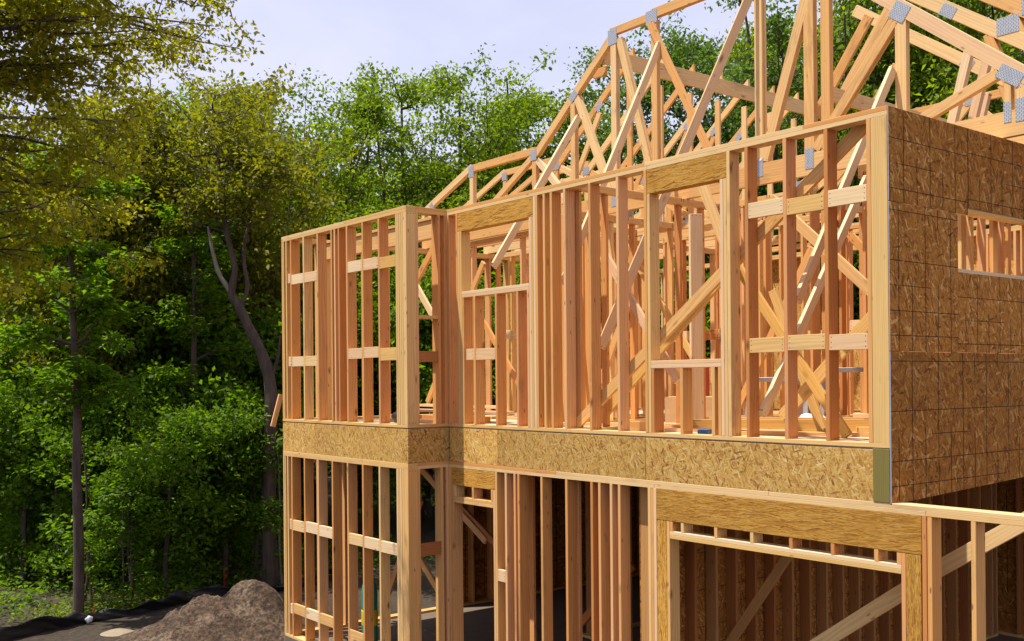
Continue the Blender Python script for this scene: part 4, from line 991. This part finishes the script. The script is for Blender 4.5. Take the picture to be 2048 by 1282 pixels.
TREE_LIST = [
    (-22.6,6.5,13.0,3.6,'vase','multi-stemmed vase shaped tree with thin crown rising left of the house', None),
    (-23.4,8.7,13.1,1.5,'slim','slim tree with a small separate top right of the vase shaped tree', None),
    (-22.5,9.8,13.5,2.6,'airy','airy tree with dark stems, first of the pair above the bay', None),
    (-22.2,11.7,14.0,2.6,'airy','tallest airy tree above the bay, just left of the truss slope', None),
    (-22.0,13.7,14.2,2.2,'slim','tree with a leaning narrow top beside the stepped truss', None),
    (-18.5,13.2,12.6,3.4,'bush','bright green bushy tree behind the lower step of the big truss', None),
    (-14.8,14.7,13.7,2.2,'blue','dull bluish green tree with ragged top left of the tall posts', None),
    (-13.3,15.0,14.6,2.3,'blue','tallest bluish green tree, behind the tall posts of the big truss', None),
    (-13.2,18.4,14.5,2.4,'bush','bright green tree seen between the tall posts and the right slope', None),
    (-10.7,16.6,14.9,2.2,'bush','bright green tree whose top overhangs the tall posts', None),
    (-10.9,19.6,15.2,3.0,'bush','dense green tree filling the triangle under the right truss slope', None),
    (-8.7,19.2,15.1,3.0,'bush','dense green tree at the top right corner behind the half trusses', None),
    (-18.5,2.0,11.3,2.1,'olive','brownish topped tree leaning over the crooked trunk', None),
    (-20.2,1.4,9.6,3.0,'olive','olive tree under the overhanging boughs, second from the crooked trunk', None),
    (-22.1,0.7,9.2,3.0,'bush','green tree at mid left under the overhanging boughs', None),
    (-22.2,-1.1,9.2,3.2,'bush','green tree at the left edge under the overhanging boughs', None),
    (-24.2,6.1,9.6,2.8,'bush',"fresh green tree directly above the bay's left end", None),
    (-20.2,6.3,8.9,3.0,'bush','fresh green tree low behind the bay roof line', None),
    (-20.5,9.1,9.5,3.0,'bush','fresh green tree low behind the left end of the big truss', None),
    (-45.3,0.5,12.0,3.4,'bush','slim dark leaved tree deep in the wood, one of many alike','trees deep in the wood'),
    (-35.6,0.6,10.9,3.4,'deep','slim dark leaved tree deep in the wood, one of many alike','trees deep in the wood'),
    (-34.7,1.6,11.5,3.4,'bush','slim dark leaved tree deep in the wood, one of many alike','trees deep in the wood'),
    (-39.7,5.1,12.3,3.4,'deep','slim dark leaved tree deep in the wood, one of many alike','trees deep in the wood'),
    (-42.3,6.9,11.4,3.4,'bush','slim dark leaved tree deep in the wood, one of many alike','trees deep in the wood'),
    (-35.4,6.2,11.3,3.4,'deep','slim dark leaved tree deep in the wood, one of many alike','trees deep in the wood'),
    (-31.0,6.5,10.6,3.4,'bush','slim dark leaved tree deep in the wood, one of many alike','trees deep in the wood'),
    (-37.5,11.5,13.2,3.4,'deep','slim dark leaved tree deep in the wood, one of many alike','trees deep in the wood'),
    (-36.3,12.9,12.8,3.4,'bush','slim dark leaved tree deep in the wood, one of many alike','trees deep in the wood'),
    (-35.2,14.2,13.3,3.4,'deep','slim dark leaved tree deep in the wood, one of many alike','trees deep in the wood'),
    (-26.7,11.0,10.5,3.4,'bush','slim dark leaved tree deep in the wood, one of many alike','trees deep in the wood'),
    (-27.3,13.5,11.3,3.4,'deep','slim dark leaved tree deep in the wood, one of many alike','trees deep in the wood'),
    (-27.3,15.3,11.9,3.4,'bush','slim dark leaved tree deep in the wood, one of many alike','trees deep in the wood'),
    (-27.3,17.4,10.7,3.4,'deep','slim dark leaved tree deep in the wood, one of many alike','trees deep in the wood'),
    (-25.4,17.7,10.5,3.4,'bush','slim dark leaved tree deep in the wood, one of many alike','trees deep in the wood'),
    (-25.4,20.7,12.1,3.4,'deep','slim dark leaved tree deep in the wood, one of many alike','trees deep in the wood'),
    (-27.4,25.1,13.3,3.4,'bush','slim dark leaved tree deep in the wood, one of many alike','trees deep in the wood'),
    (-22.5,22.2,11.4,3.4,'deep','slim dark leaved tree deep in the wood, one of many alike','trees deep in the wood'),
    (-25.0,28.1,13.5,3.4,'bush','slim dark leaved tree deep in the wood, one of many alike','trees deep in the wood'),
    (-22.4,28.3,12.8,3.4,'deep','slim dark leaved tree deep in the wood, one of many alike','trees deep in the wood'),
    (-19.6,27.4,13.3,3.4,'bush','slim dark leaved tree deep in the wood, one of many alike','trees deep in the wood'),
    (-16.6,25.4,11.5,3.4,'deep','slim dark leaved tree deep in the wood, one of many alike','trees deep in the wood'),
    (-17.1,29.2,11.8,3.4,'bush','slim dark leaved tree deep in the wood, one of many alike','trees deep in the wood'),
    (-16.2,30.5,11.8,3.4,'deep','slim dark leaved tree deep in the wood, one of many alike','trees deep in the wood'),
    (-16.6,35.1,12.9,3.4,'bush','slim dark leaved tree deep in the wood, one of many alike','trees deep in the wood'),
    (-17.1,39.1,13.2,3.4,'deep','slim dark leaved tree deep in the wood, one of many alike','trees deep in the wood'),
    (-19.6,5.2,7.0,2.6,'bush','young leafy tree glimpsed through the studs behind the house','young trees behind the house'),
    (-18.1,6.3,6.8,2.6,'deep','young leafy tree glimpsed through the studs behind the house','young trees behind the house'),
    (-18.1,7.9,7.0,2.6,'bush','young leafy tree glimpsed through the studs behind the house','young trees behind the house'),
    (-17.4,9.4,7.1,2.6,'deep','young leafy tree glimpsed through the studs behind the house','young trees behind the house'),
    (-14.4,9.0,7.4,2.6,'bush','young leafy tree glimpsed through the studs behind the house','young trees behind the house'),
    (-13.8,10.8,7.6,2.6,'deep','young leafy tree glimpsed through the studs behind the house','young trees behind the house'),
    (-13.8,13.3,6.8,2.6,'bush','young leafy tree glimpsed through the studs behind the house','young trees behind the house'),
    (-12.3,13.7,7.2,2.6,'deep','young leafy tree glimpsed through the studs behind the house','young trees behind the house'),
    (-12.3,16.4,6.8,2.6,'bush','young leafy tree glimpsed through the studs behind the house','young trees behind the house'),
    (-11.2,17.4,7.5,2.6,'deep','young leafy tree glimpsed through the studs behind the house','young trees behind the house'),
    (-9.0,17.0,6.7,2.6,'bush','young leafy tree glimpsed through the studs behind the house','young trees behind the house'),
    (-9.1,20.1,7.3,2.6,'deep','young leafy tree glimpsed through the studs behind the house','young trees behind the house'),
(-15.1,-1.1,2.4,1.1,'deep','low leafy bush in the front rank at the foot of the wood','front rank of the wood'),
(-18.9,-3.2,4.5,1.6,'thin','shoulder high young tree in the second rank of the wood','second rank of the wood'),
(-18.0,-2.3,4.2,1.5,'thin','shoulder high young tree in the second rank of the wood','second rank of the wood'),
(-17.2,-1.9,3.3,1.7,'thin','shoulder high young tree in the second rank of the wood','second rank of the wood'),
(-17.3,-1.1,4.1,1.6,'thin','shoulder high young tree in the second rank of the wood','second rank of the wood'),
(-16.5,-0.6,4.1,1.5,'thin','shoulder high young tree in the second rank of the wood','second rank of the wood'),
(-14.6,-0.6,3.7,1.4,'thin','shoulder high young tree in the second rank of the wood','second rank of the wood'),
(-15.6,0.2,4.5,1.7,'thin','shoulder high young tree in the second rank of the wood','second rank of the wood'),
(-14.7,0.6,3.6,1.7,'thin','shoulder high young tree in the second rank of the wood','second rank of the wood'),
(-14.5,1.2,3.8,1.3,'thin','shoulder high young tree in the second rank of the wood','second rank of the wood'),
(-20.2,-2.7,5.3,1.7,'thin','young green tree in the third rank of the wood','third rank of the wood'),
(-20.3,-2.0,5.7,1.9,'thin','young green tree in the third rank of the wood','third rank of the wood'),
(-20.2,-1.2,5.2,1.7,'thin','young green tree in the third rank of the wood','third rank of the wood'),
(-19.1,-0.9,5.9,2.0,'thin','young green tree in the third rank of the wood','third rank of the wood'),
(-18.1,-0.3,5.8,2.0,'thin','young green tree in the third rank of the wood','third rank of the wood'),
(-18.8,0.5,6.2,1.9,'thin','young green tree in the third rank of the wood','third rank of the wood'),
(-18.6,1.2,5.2,2.1,'thin','young green tree in the third rank of the wood','third rank of the wood'),
(-17.7,1.7,5.7,1.7,'thin','young green tree in the third rank of the wood','third rank of the wood'),
(-17.1,2.2,5.6,2.1,'thin','young green tree in the third rank of the wood','third rank of the wood'),
(-25.4,-1.4,6.6,2.3,'mid','middle sized green tree in the fourth rank of the wood','fourth rank of the wood'),
(-23.4,-1.3,7.6,2.3,'mid','middle sized green tree in the fourth rank of the wood','fourth rank of the wood'),
(-23.6,-0.3,6.8,2.5,'mid','middle sized green tree in the fourth rank of the wood','fourth rank of the wood'),
(-21.8,0.4,7.2,2.3,'mid','middle sized green tree in the fourth rank of the wood','fourth rank of the wood'),
(-21.1,1.7,6.9,2.2,'mid','middle sized green tree in the fourth rank of the wood','fourth rank of the wood'),
(-21.0,2.6,6.6,2.3,'mid','middle sized green tree in the fourth rank of the wood','fourth rank of the wood'),
(-19.8,2.9,6.5,2.1,'mid','middle sized green tree in the fourth rank of the wood','fourth rank of the wood'),
(-19.4,3.7,7.0,2.2,'mid','middle sized green tree in the fourth rank of the wood','fourth rank of the wood'),
(-28.0,-1.6,7.7,2.3,'mid','taller green tree in the fifth rank of the wood','fifth rank of the wood'),
(-26.4,-0.9,9.4,2.6,'mid','taller green tree in the fifth rank of the wood','fifth rank of the wood'),
(-26.1,0.4,8.7,2.7,'mid','taller green tree in the fifth rank of the wood','fifth rank of the wood'),
(-24.7,0.9,8.9,2.9,'mid','taller green tree in the fifth rank of the wood','fifth rank of the wood'),
(-24.7,1.8,9.2,2.8,'mid','taller green tree in the fifth rank of the wood','fifth rank of the wood'),
(-23.8,3.0,8.9,2.3,'mid','taller green tree in the fifth rank of the wood','fifth rank of the wood'),
(-24.1,4.3,10.1,2.7,'mid','taller green tree in the fifth rank of the wood','fifth rank of the wood'),
(-22.8,4.7,8.4,2.5,'mid','taller green tree in the fifth rank of the wood','fifth rank of the wood'),
(-19.6,0.4,10.9,2.2,'olive','olive green tree filling the gap left of the crooked tree crown', None),
(-18.3,-0.7,10.2,2.3,'olive','olive green tree behind the tips of the overhanging boughs', None),
(-21.5,3.6,11.6,2.2,'airy','airy green tree between the crooked tree crown and the vase shaped tree', None),
(-24.2,6.0,12.9,2.6,'airy','airy green tree in the gap just left of the vase shaped tree', None),
(-25.6,5.0,11.6,2.4,'bush','bright bushy tree low in the gap left of the vase shaped tree', None),
]
for a in TREE_LIST: tree(*a)

# the crooked tree at the left corner of the house
def hero():
    rng = np.random.default_rng(77)
    t = thing('tree', 'crooked grey tree with a forked leaning trunk beside the left end of the house', 'tree', (-13.99, 1.22, GZ - .05))
    O_ = np.array(t.location)
    def path(pts, r):
        P = np.array(pts) - O_; n = len(P)
        u = np.linspace(0, n - 1, n * 3); k = np.minimum(u.astype(int), n - 2); f = (u - k)[:, None]
        p0 = P[np.maximum(k - 1, 0)]; p1 = P[k]; p2 = P[k + 1]; p3 = P[np.minimum(k + 2, n - 1)]
        Q = .5 * (2 * p1 + (p2 - p0) * f + (2 * p0 - 5 * p1 + 4 * p2 - p3) * f ** 2 + (3 * p1 - p0 - 3 * p2 + p3) * f ** 3)
        rr = np.interp(u, range(n), r) * (1 + .06 * np.sin(u * 7))
        return Q, rr
    main = path([(-13.99, 1.22, -3.45), (-14.0, 1.2, -1.69), (-13.97, 1.25, .25), (-14.03, 1.17, .96), (-14.2, .96, 1.56), (-14.35, .77, 2.07), (-14.43, .66, 2.33), (-14.39, .72, 2.77), (-14.43, .67, 3.11), (-14.49, .59, 3.54), (-14.51, .56, 3.9), (-14.56, .50, 4.5), (-14.58, .48, 5.0), (-14.6, .45, 5.8)],
                [.165, .13, .12, .115, .10, .09, .08, .058, .054, .05, .045, .04, .03, .02])
    dead = path([(-14.43, .66, 2.33), (-14.50, .57, 2.5), (-14.59, .46, 2.75), (-14.67, .37, 3.22), (-14.72, .32, 3.62)], [.06, .05, .042, .034, .022])
    third = path([(-14.35, .77, 2.0), (-14.28, .85, 2.2), (-14.24, .91, 2.45), (-14.28, .86, 2.91), (-14.25, .89, 3.45), (-14.1, 1.1, 4.3), (-14.0, 1.2, 5.0)], [.055, .045, .04, .035, .03, .02, .01])
    fourth = path([(-14.0, 1.21, .55), (-13.9, 1.35, 1.0), (-13.85, 1.4, 1.5)], [.05, .035, .012])
    paths = [main, third, fourth]
    cl = []
    for P, r in ((main[0], 1), (third[0], 1)):
        for b in range(26):
            i = rng.integers(int(len(P) * .68), len(P)); q = P[i]; az = rng.uniform(0, 6.28); L = rng.uniform(.5, 1.5)
            br = bend(q, (np.cos(az), np.sin(az), rng.uniform(.1, 1.0)), L, 5, rng, .18, .04); paths.append((br, np.linspace(.022, .005, 6)))
            for s in range(4):
                az2 = az + rng.normal(0, 1); tw = bend(br[rng.integers(1, 6)], (np.cos(az2), np.sin(az2), rng.uniform(-.1, .7)), rng.uniform(.25, .6), 3, rng, .2)
                paths.append((tw, np.linspace(.008, .003, 4))); cl += [tw[-1], tw[2]]
    tv, tf = tubes(paths, 9); o = bpy.data.objects.new('trunk', np_mesh('trunk', tv, tf, 'bark', True)); COL.objects.link(o); o.parent = t
    dv, df = tubes([dead], 8); o = bpy.data.objects.new('dead_limb', np_mesh('dead_limb', dv, df, flat_mat('bare_wood', (.20, .175, .15), .9, 0, .4, 6, .4), True)); COL.objects.link(o); o.parent = t
    lv, lf, ti = leaves(np.array(cl), 15, .30, .10, rng, .8); o = bpy.data.objects.new('crown', np_mesh('crown', lv, lf, 'leafC', False, ti)); COL.objects.link(o); o.parent = t
hero()

# bare lower trunks and saplings at the edge of the wood
def pole(x, y, h, r, label, lean=(0, 0), mat='bark', group=None, seed=0, twigs=8, name='tree', cat='tree', leafy=12, top=.35):
    rng = np.random.default_rng(300 + seed)
    z = float(gz(np.array(x), np.array(y))) - .05
    t = thing(name, label, cat, (x, y, z), group)
    st = bend((0, 0, 0), (lean[0], lean[1], 1), h, 14, rng, .035, .01); st = st - np.linspace(0, 1, 15)[:, None] * np.array([st[-1, 0] - lean[0] * h, st[-1, 1] - lean[1] * h, 0]) * .9; paths = [(st, np.linspace(r, r * .35, 15))]; cl = []
    for b in range(twigs):
        q = st[rng.integers(int(14 * top), 15)]; az = rng.uniform(0, 6.28); L = rng.uniform(.3, .13 * h + .35)
        br = bend(q, (np.cos(az), np.sin(az), rng.uniform(.0, .7)), L, 5, rng, .18); paths.append((br, np.linspace(r * .22 + .003, .004, 6))); cl += [br[-1], br[3], br[4]]
    tv, tf = tubes(paths, 8); o = bpy.data.objects.new('trunk', np_mesh('trunk', tv, tf, mat, True)); COL.objects.link(o); o.parent = t
    lv, lf, ti = leaves(np.array(cl), leafy, .26, .12, rng, .4); o = bpy.data.objects.new('crown', np_mesh('crown', lv, lf, 'leafB', False, ti)); COL.objects.link(o); o.parent = t
pole(-13.75, -2.42, 7.4, .095, 'straight grey trunk with a lit left side, at the left end of the silt fence', (.01, .0), 'bark', None, 1, 44, leafy=60, top=.5)
pole(-17.5, 1.6, 8.6, .12, 'straight dark trunk left of the crooked tree', (0, 0), 'bark', None, 2, 40, leafy=40, top=.6)
pole(-16.1, .3, 8, .09, 'dark trunk behind the silt fence, between the grey trunk and the crooked tree', (.03, .02), 'bark', None, 13, 34, leafy=36, top=.5)
pole(-19.9, 3.4, 9, .13, 'dark trunk deepest in shade just behind the crooked tree', (.02, .01), 'bark', None, 3, 30, leafy=30, top=.6)
pole(-13.75, 1.35, 2.9, .022, 'thin pale sapling stem right beside the crooked trunk', (.0, -.03), 'bark2', None, 4, 4, 'sapling', 'sapling')
for i, (x, y, h) in enumerate(((-14.9, -.8, 3.2), (-15.7, -.1, 3.6), (-16.5, -.4, 3.8), (-14.35, -1.5, 2.2), (-14.55, -1.25, 2.0), (-15.2, -1.9, 3.0), (-16.8, .6, 4.2), (-14.9, .4, 2.6), (-14.4, -2.0, 1.6))):
    pole(x, y, h, .018 + .006 * (i % 3), 'thin bare sapling standing among others in the shade behind the silt fence', (random.gauss(0, .06), random.gauss(0, .06)), 'bark', 'saplings behind the silt fence', 10 + i, 7, 'sapling', 'sapling', 16, .45)

# the near tree whose boughs hang in at the top left
def near_tree():
    rng = np.random.default_rng(41)
    t = thing('tree', 'near tree whose flare-tinted green boughs overhang the top left corner', 'tree', (-6.62, -6.4, GZ - .05))
    st = bend((0, 0, 0), (.0, .0, 1), 9.6, 16, rng, .02, .03); paths = [(st, np.linspace(.2, .04, 17))]; cl = []
    for b in range(92):
        hz = rng.uniform(5.0, 9.4)
        i = int(np.argmin(np.abs(st[:, 2] - hz))); q = st[i].copy(); q[2] = hz; az = rng.uniform(0, 6.28)
        if b < 72: az = math.atan2(.784, .62) + rng.normal(0, .5)          # out over the clearing
        prof = np.interp(hz, [5.0, 5.8, 6.6, 7.2, 7.7, 9.4], [2.2, 3.0, 3.3, 3.3, 3.9, 4.1]) if b < 72 else 1.6
        L = prof * rng.uniform(.6, 1.0)
        br = bend(q, (np.cos(az), np.sin(az), rng.uniform(-.10, .22)), L, 9, rng, .09, -.006); paths.append((br, np.linspace(.03, .005, 10)))
        for s in range(10):
            j = rng.integers(2, 10); az2 = az + rng.normal(0, .8)
            tw = bend(br[j], (np.cos(az2), np.sin(az2), rng.uniform(-.35, .4)), rng.uniform(.25, .6), 4, rng, .2, -.03); paths.append((tw, np.linspace(.007, .002, 5)))
            cl += [tw[-1], tw[-2], tw[2]]
    tv, tf = tubes(paths, 7); o = bpy.data.objects.new('trunk', np_mesh('trunk', tv, tf, 'bark', True)); COL.objects.link(o); o.parent = t
    lv, lf, ti = leaves(np.array(cl), 24, .17, .055, rng, 1.2, .45); o = bpy.data.objects.new('crown', np_mesh('crown', lv, lf, 'leafN', False, ti)); COL.objects.link(o); o.parent = t
M['leafN'] = leaf_mat('leaf_flare_tint', (.13, .125, .006), (.40, .40, .02), .66)  # golden tint puts the warm sun flare into the leaf colour
near_tree()
# lamp head showing among the leaves
t = thing('yard_lamp', 'white capped lamp on a tall pole showing among the leaves at the left', 'lamp', (-26.0, 1.45, GZ))
lathe('pole', [(.07, 0), (.06, 5.4), (.045, 10.25)], 'metal', t, n=10)
lathe('lamp_cap', [(.30, 10.2), (.27, 10.32), (.16, 10.46), (.05, 10.52)], 'white', t, n=18)

# undergrowth and the mass of the far wood
def scatter(name, label, cat, n, f, per, rad, ll, mat, seed):
    rng = np.random.default_rng(seed)
    P = f(rng, n)
    V, F, ti = leaves(P, per, rad, ll, rng, .45)
    o = bpy.data.objects.new(name, np_mesh(name, V, F, mat, False, ti)); COL.objects.link(o); tag(o, label, cat, None, 'stuff')
def ug(rng, n):
    x = rng.uniform(-24, -13.9, n); y = x * 0 + rng.uniform(-5, 5, n) - (x + 14) * .12
    return np.stack([x, y, gz(x, y) + rng.uniform(.0, .45, n) * rng.uniform(.2, 1, n)], 1)
scatter('undergrowth', 'low leafy undergrowth on the dark wood floor', 'undergrowth', 1200, ug, 12, .22, .10, 'leafB', 5)
def ug2(rng, n):
    x = rng.uniform(-14.4, -13.7, n); y = rng.uniform(-3.2, -.4, n)
    return np.stack([x, y, gz(x, y) + rng.uniform(.0, .25, n)], 1)
scatter('weeds', 'bright weeds in a patch of light behind the silt fence', 'weeds', 110, ug2, 10, .14, .07, 'leafA', 6)
def far(rng, n):
    a = rng.uniform(R(-6), R(112), n); d = rng.uniform(40, 62, n)
    # wood wraps round the back of the house
    x = 4.6 - np.cos(a) * d; y = -7.5 + np.sin(a) * d
    return np.stack([x, y, GZ + .012 * np.clip(-x - 22, 0, 60) + 9.2 * rng.uniform(0, 1, n) ** .8 + rng.normal(0, .4, n)], 1)
scatter('woods', 'mass of far woodland closing the view behind the trees', 'woods', 11000, far, 10, .75, .30, 'leafB', 8)

# ================================================================== SKY, SUN, CAMERA
sd = Vector((-.33, -.61, 1.75)).normalized()
wd = bpy.data.worlds.new('World'); scene.world = wd; wd.use_nodes = True
nt = wd.node_tree; g = G(nt)
for n_ in list(nt.nodes): nt.nodes.remove(n_)
out = g.n('ShaderNodeOutputWorld'); bg = g.n('ShaderNodeBackground'); g.l(bg.outputs[0], out.inputs[0])
sky = g.n('ShaderNodeTexSky', sky_type='NISHITA'); sky.sun_disc = False
sky.sun_elevation = math.asin(sd.z); sky.sun_rotation = math.atan2(sd.x, sd.y) % (2 * PI)
sky.air_density = 1.0; sky.dust_density = 1.6; sky.ozone_density = 1.4
tc = g.n('ShaderNodeTexCoord')
cn = g.noise(g.map(tc.outputs['Generated'], (1.2, 1.2, 3.0)), 1.6, 5, .6, .3)
cl_ = g.ramp(cn, [(.3, (.55, .55, .55)), (.68, (.97, .97, .97))])
mixc = g.mix(cl_, sky.outputs[0], (6.0, 6.05, 7.7, 1))
g.l(mixc, bg.inputs[0]); bg.inputs[1].default_value = .10
sl_ = bpy.data.lights.new('sun', 'SUN'); sl_.energy = 4.8; sl_.angle = R(.55); sl_.color = (1.0, .93, .82)
so = bpy.data.objects.new('sun', sl_); COL.objects.link(so)
so.rotation_euler = (-sd).to_track_quat('-Z', 'Y').to_euler(); so.location = (-10, -18, 50)

cam = bpy.data.cameras.new('camera'); co = bpy.data.objects.new('camera', cam); COL.objects.link(co)
yaw, roll, f_, py = -.901, -.009, 2065.543, 763.1
fwv = Vector((math.sin(yaw), math.cos(yaw), 0)); rtv = Vector((math.cos(yaw), -math.sin(yaw), 0)); upv = Vector((0, 0, 1))
rv = rtv * math.cos(roll) + upv * math.sin(roll); uv = upv * math.cos(roll) - rtv * math.sin(roll)
co.matrix_world = Matrix.Translation((4.6101, -7.5075, .5627)) @ Matrix((rv, uv, -fwv)).transposed().to_4x4()
cam.sensor_fit = 'HORIZONTAL'; cam.sensor_width = 36; cam.lens = f_ / 2048 * 36
cam.shift_x = 0; cam.shift_y = (py - 641) / 2048
cam.clip_start = .1; cam.clip_end = 2000
scene.camera = co
scene.view_settings.view_transform = 'Standard'; scene.view_settings.look = 'None'
scene.view_settings.exposure = .55; scene.view_settings.gamma = 1
scene.cycles.max_bounces = 10; scene.cycles.transparent_max_bounces = 4; scene.cycles.diffuse_bounces = 7; scene.cycles.transmission_bounces = 6
scene.cycles.use_denoising = True
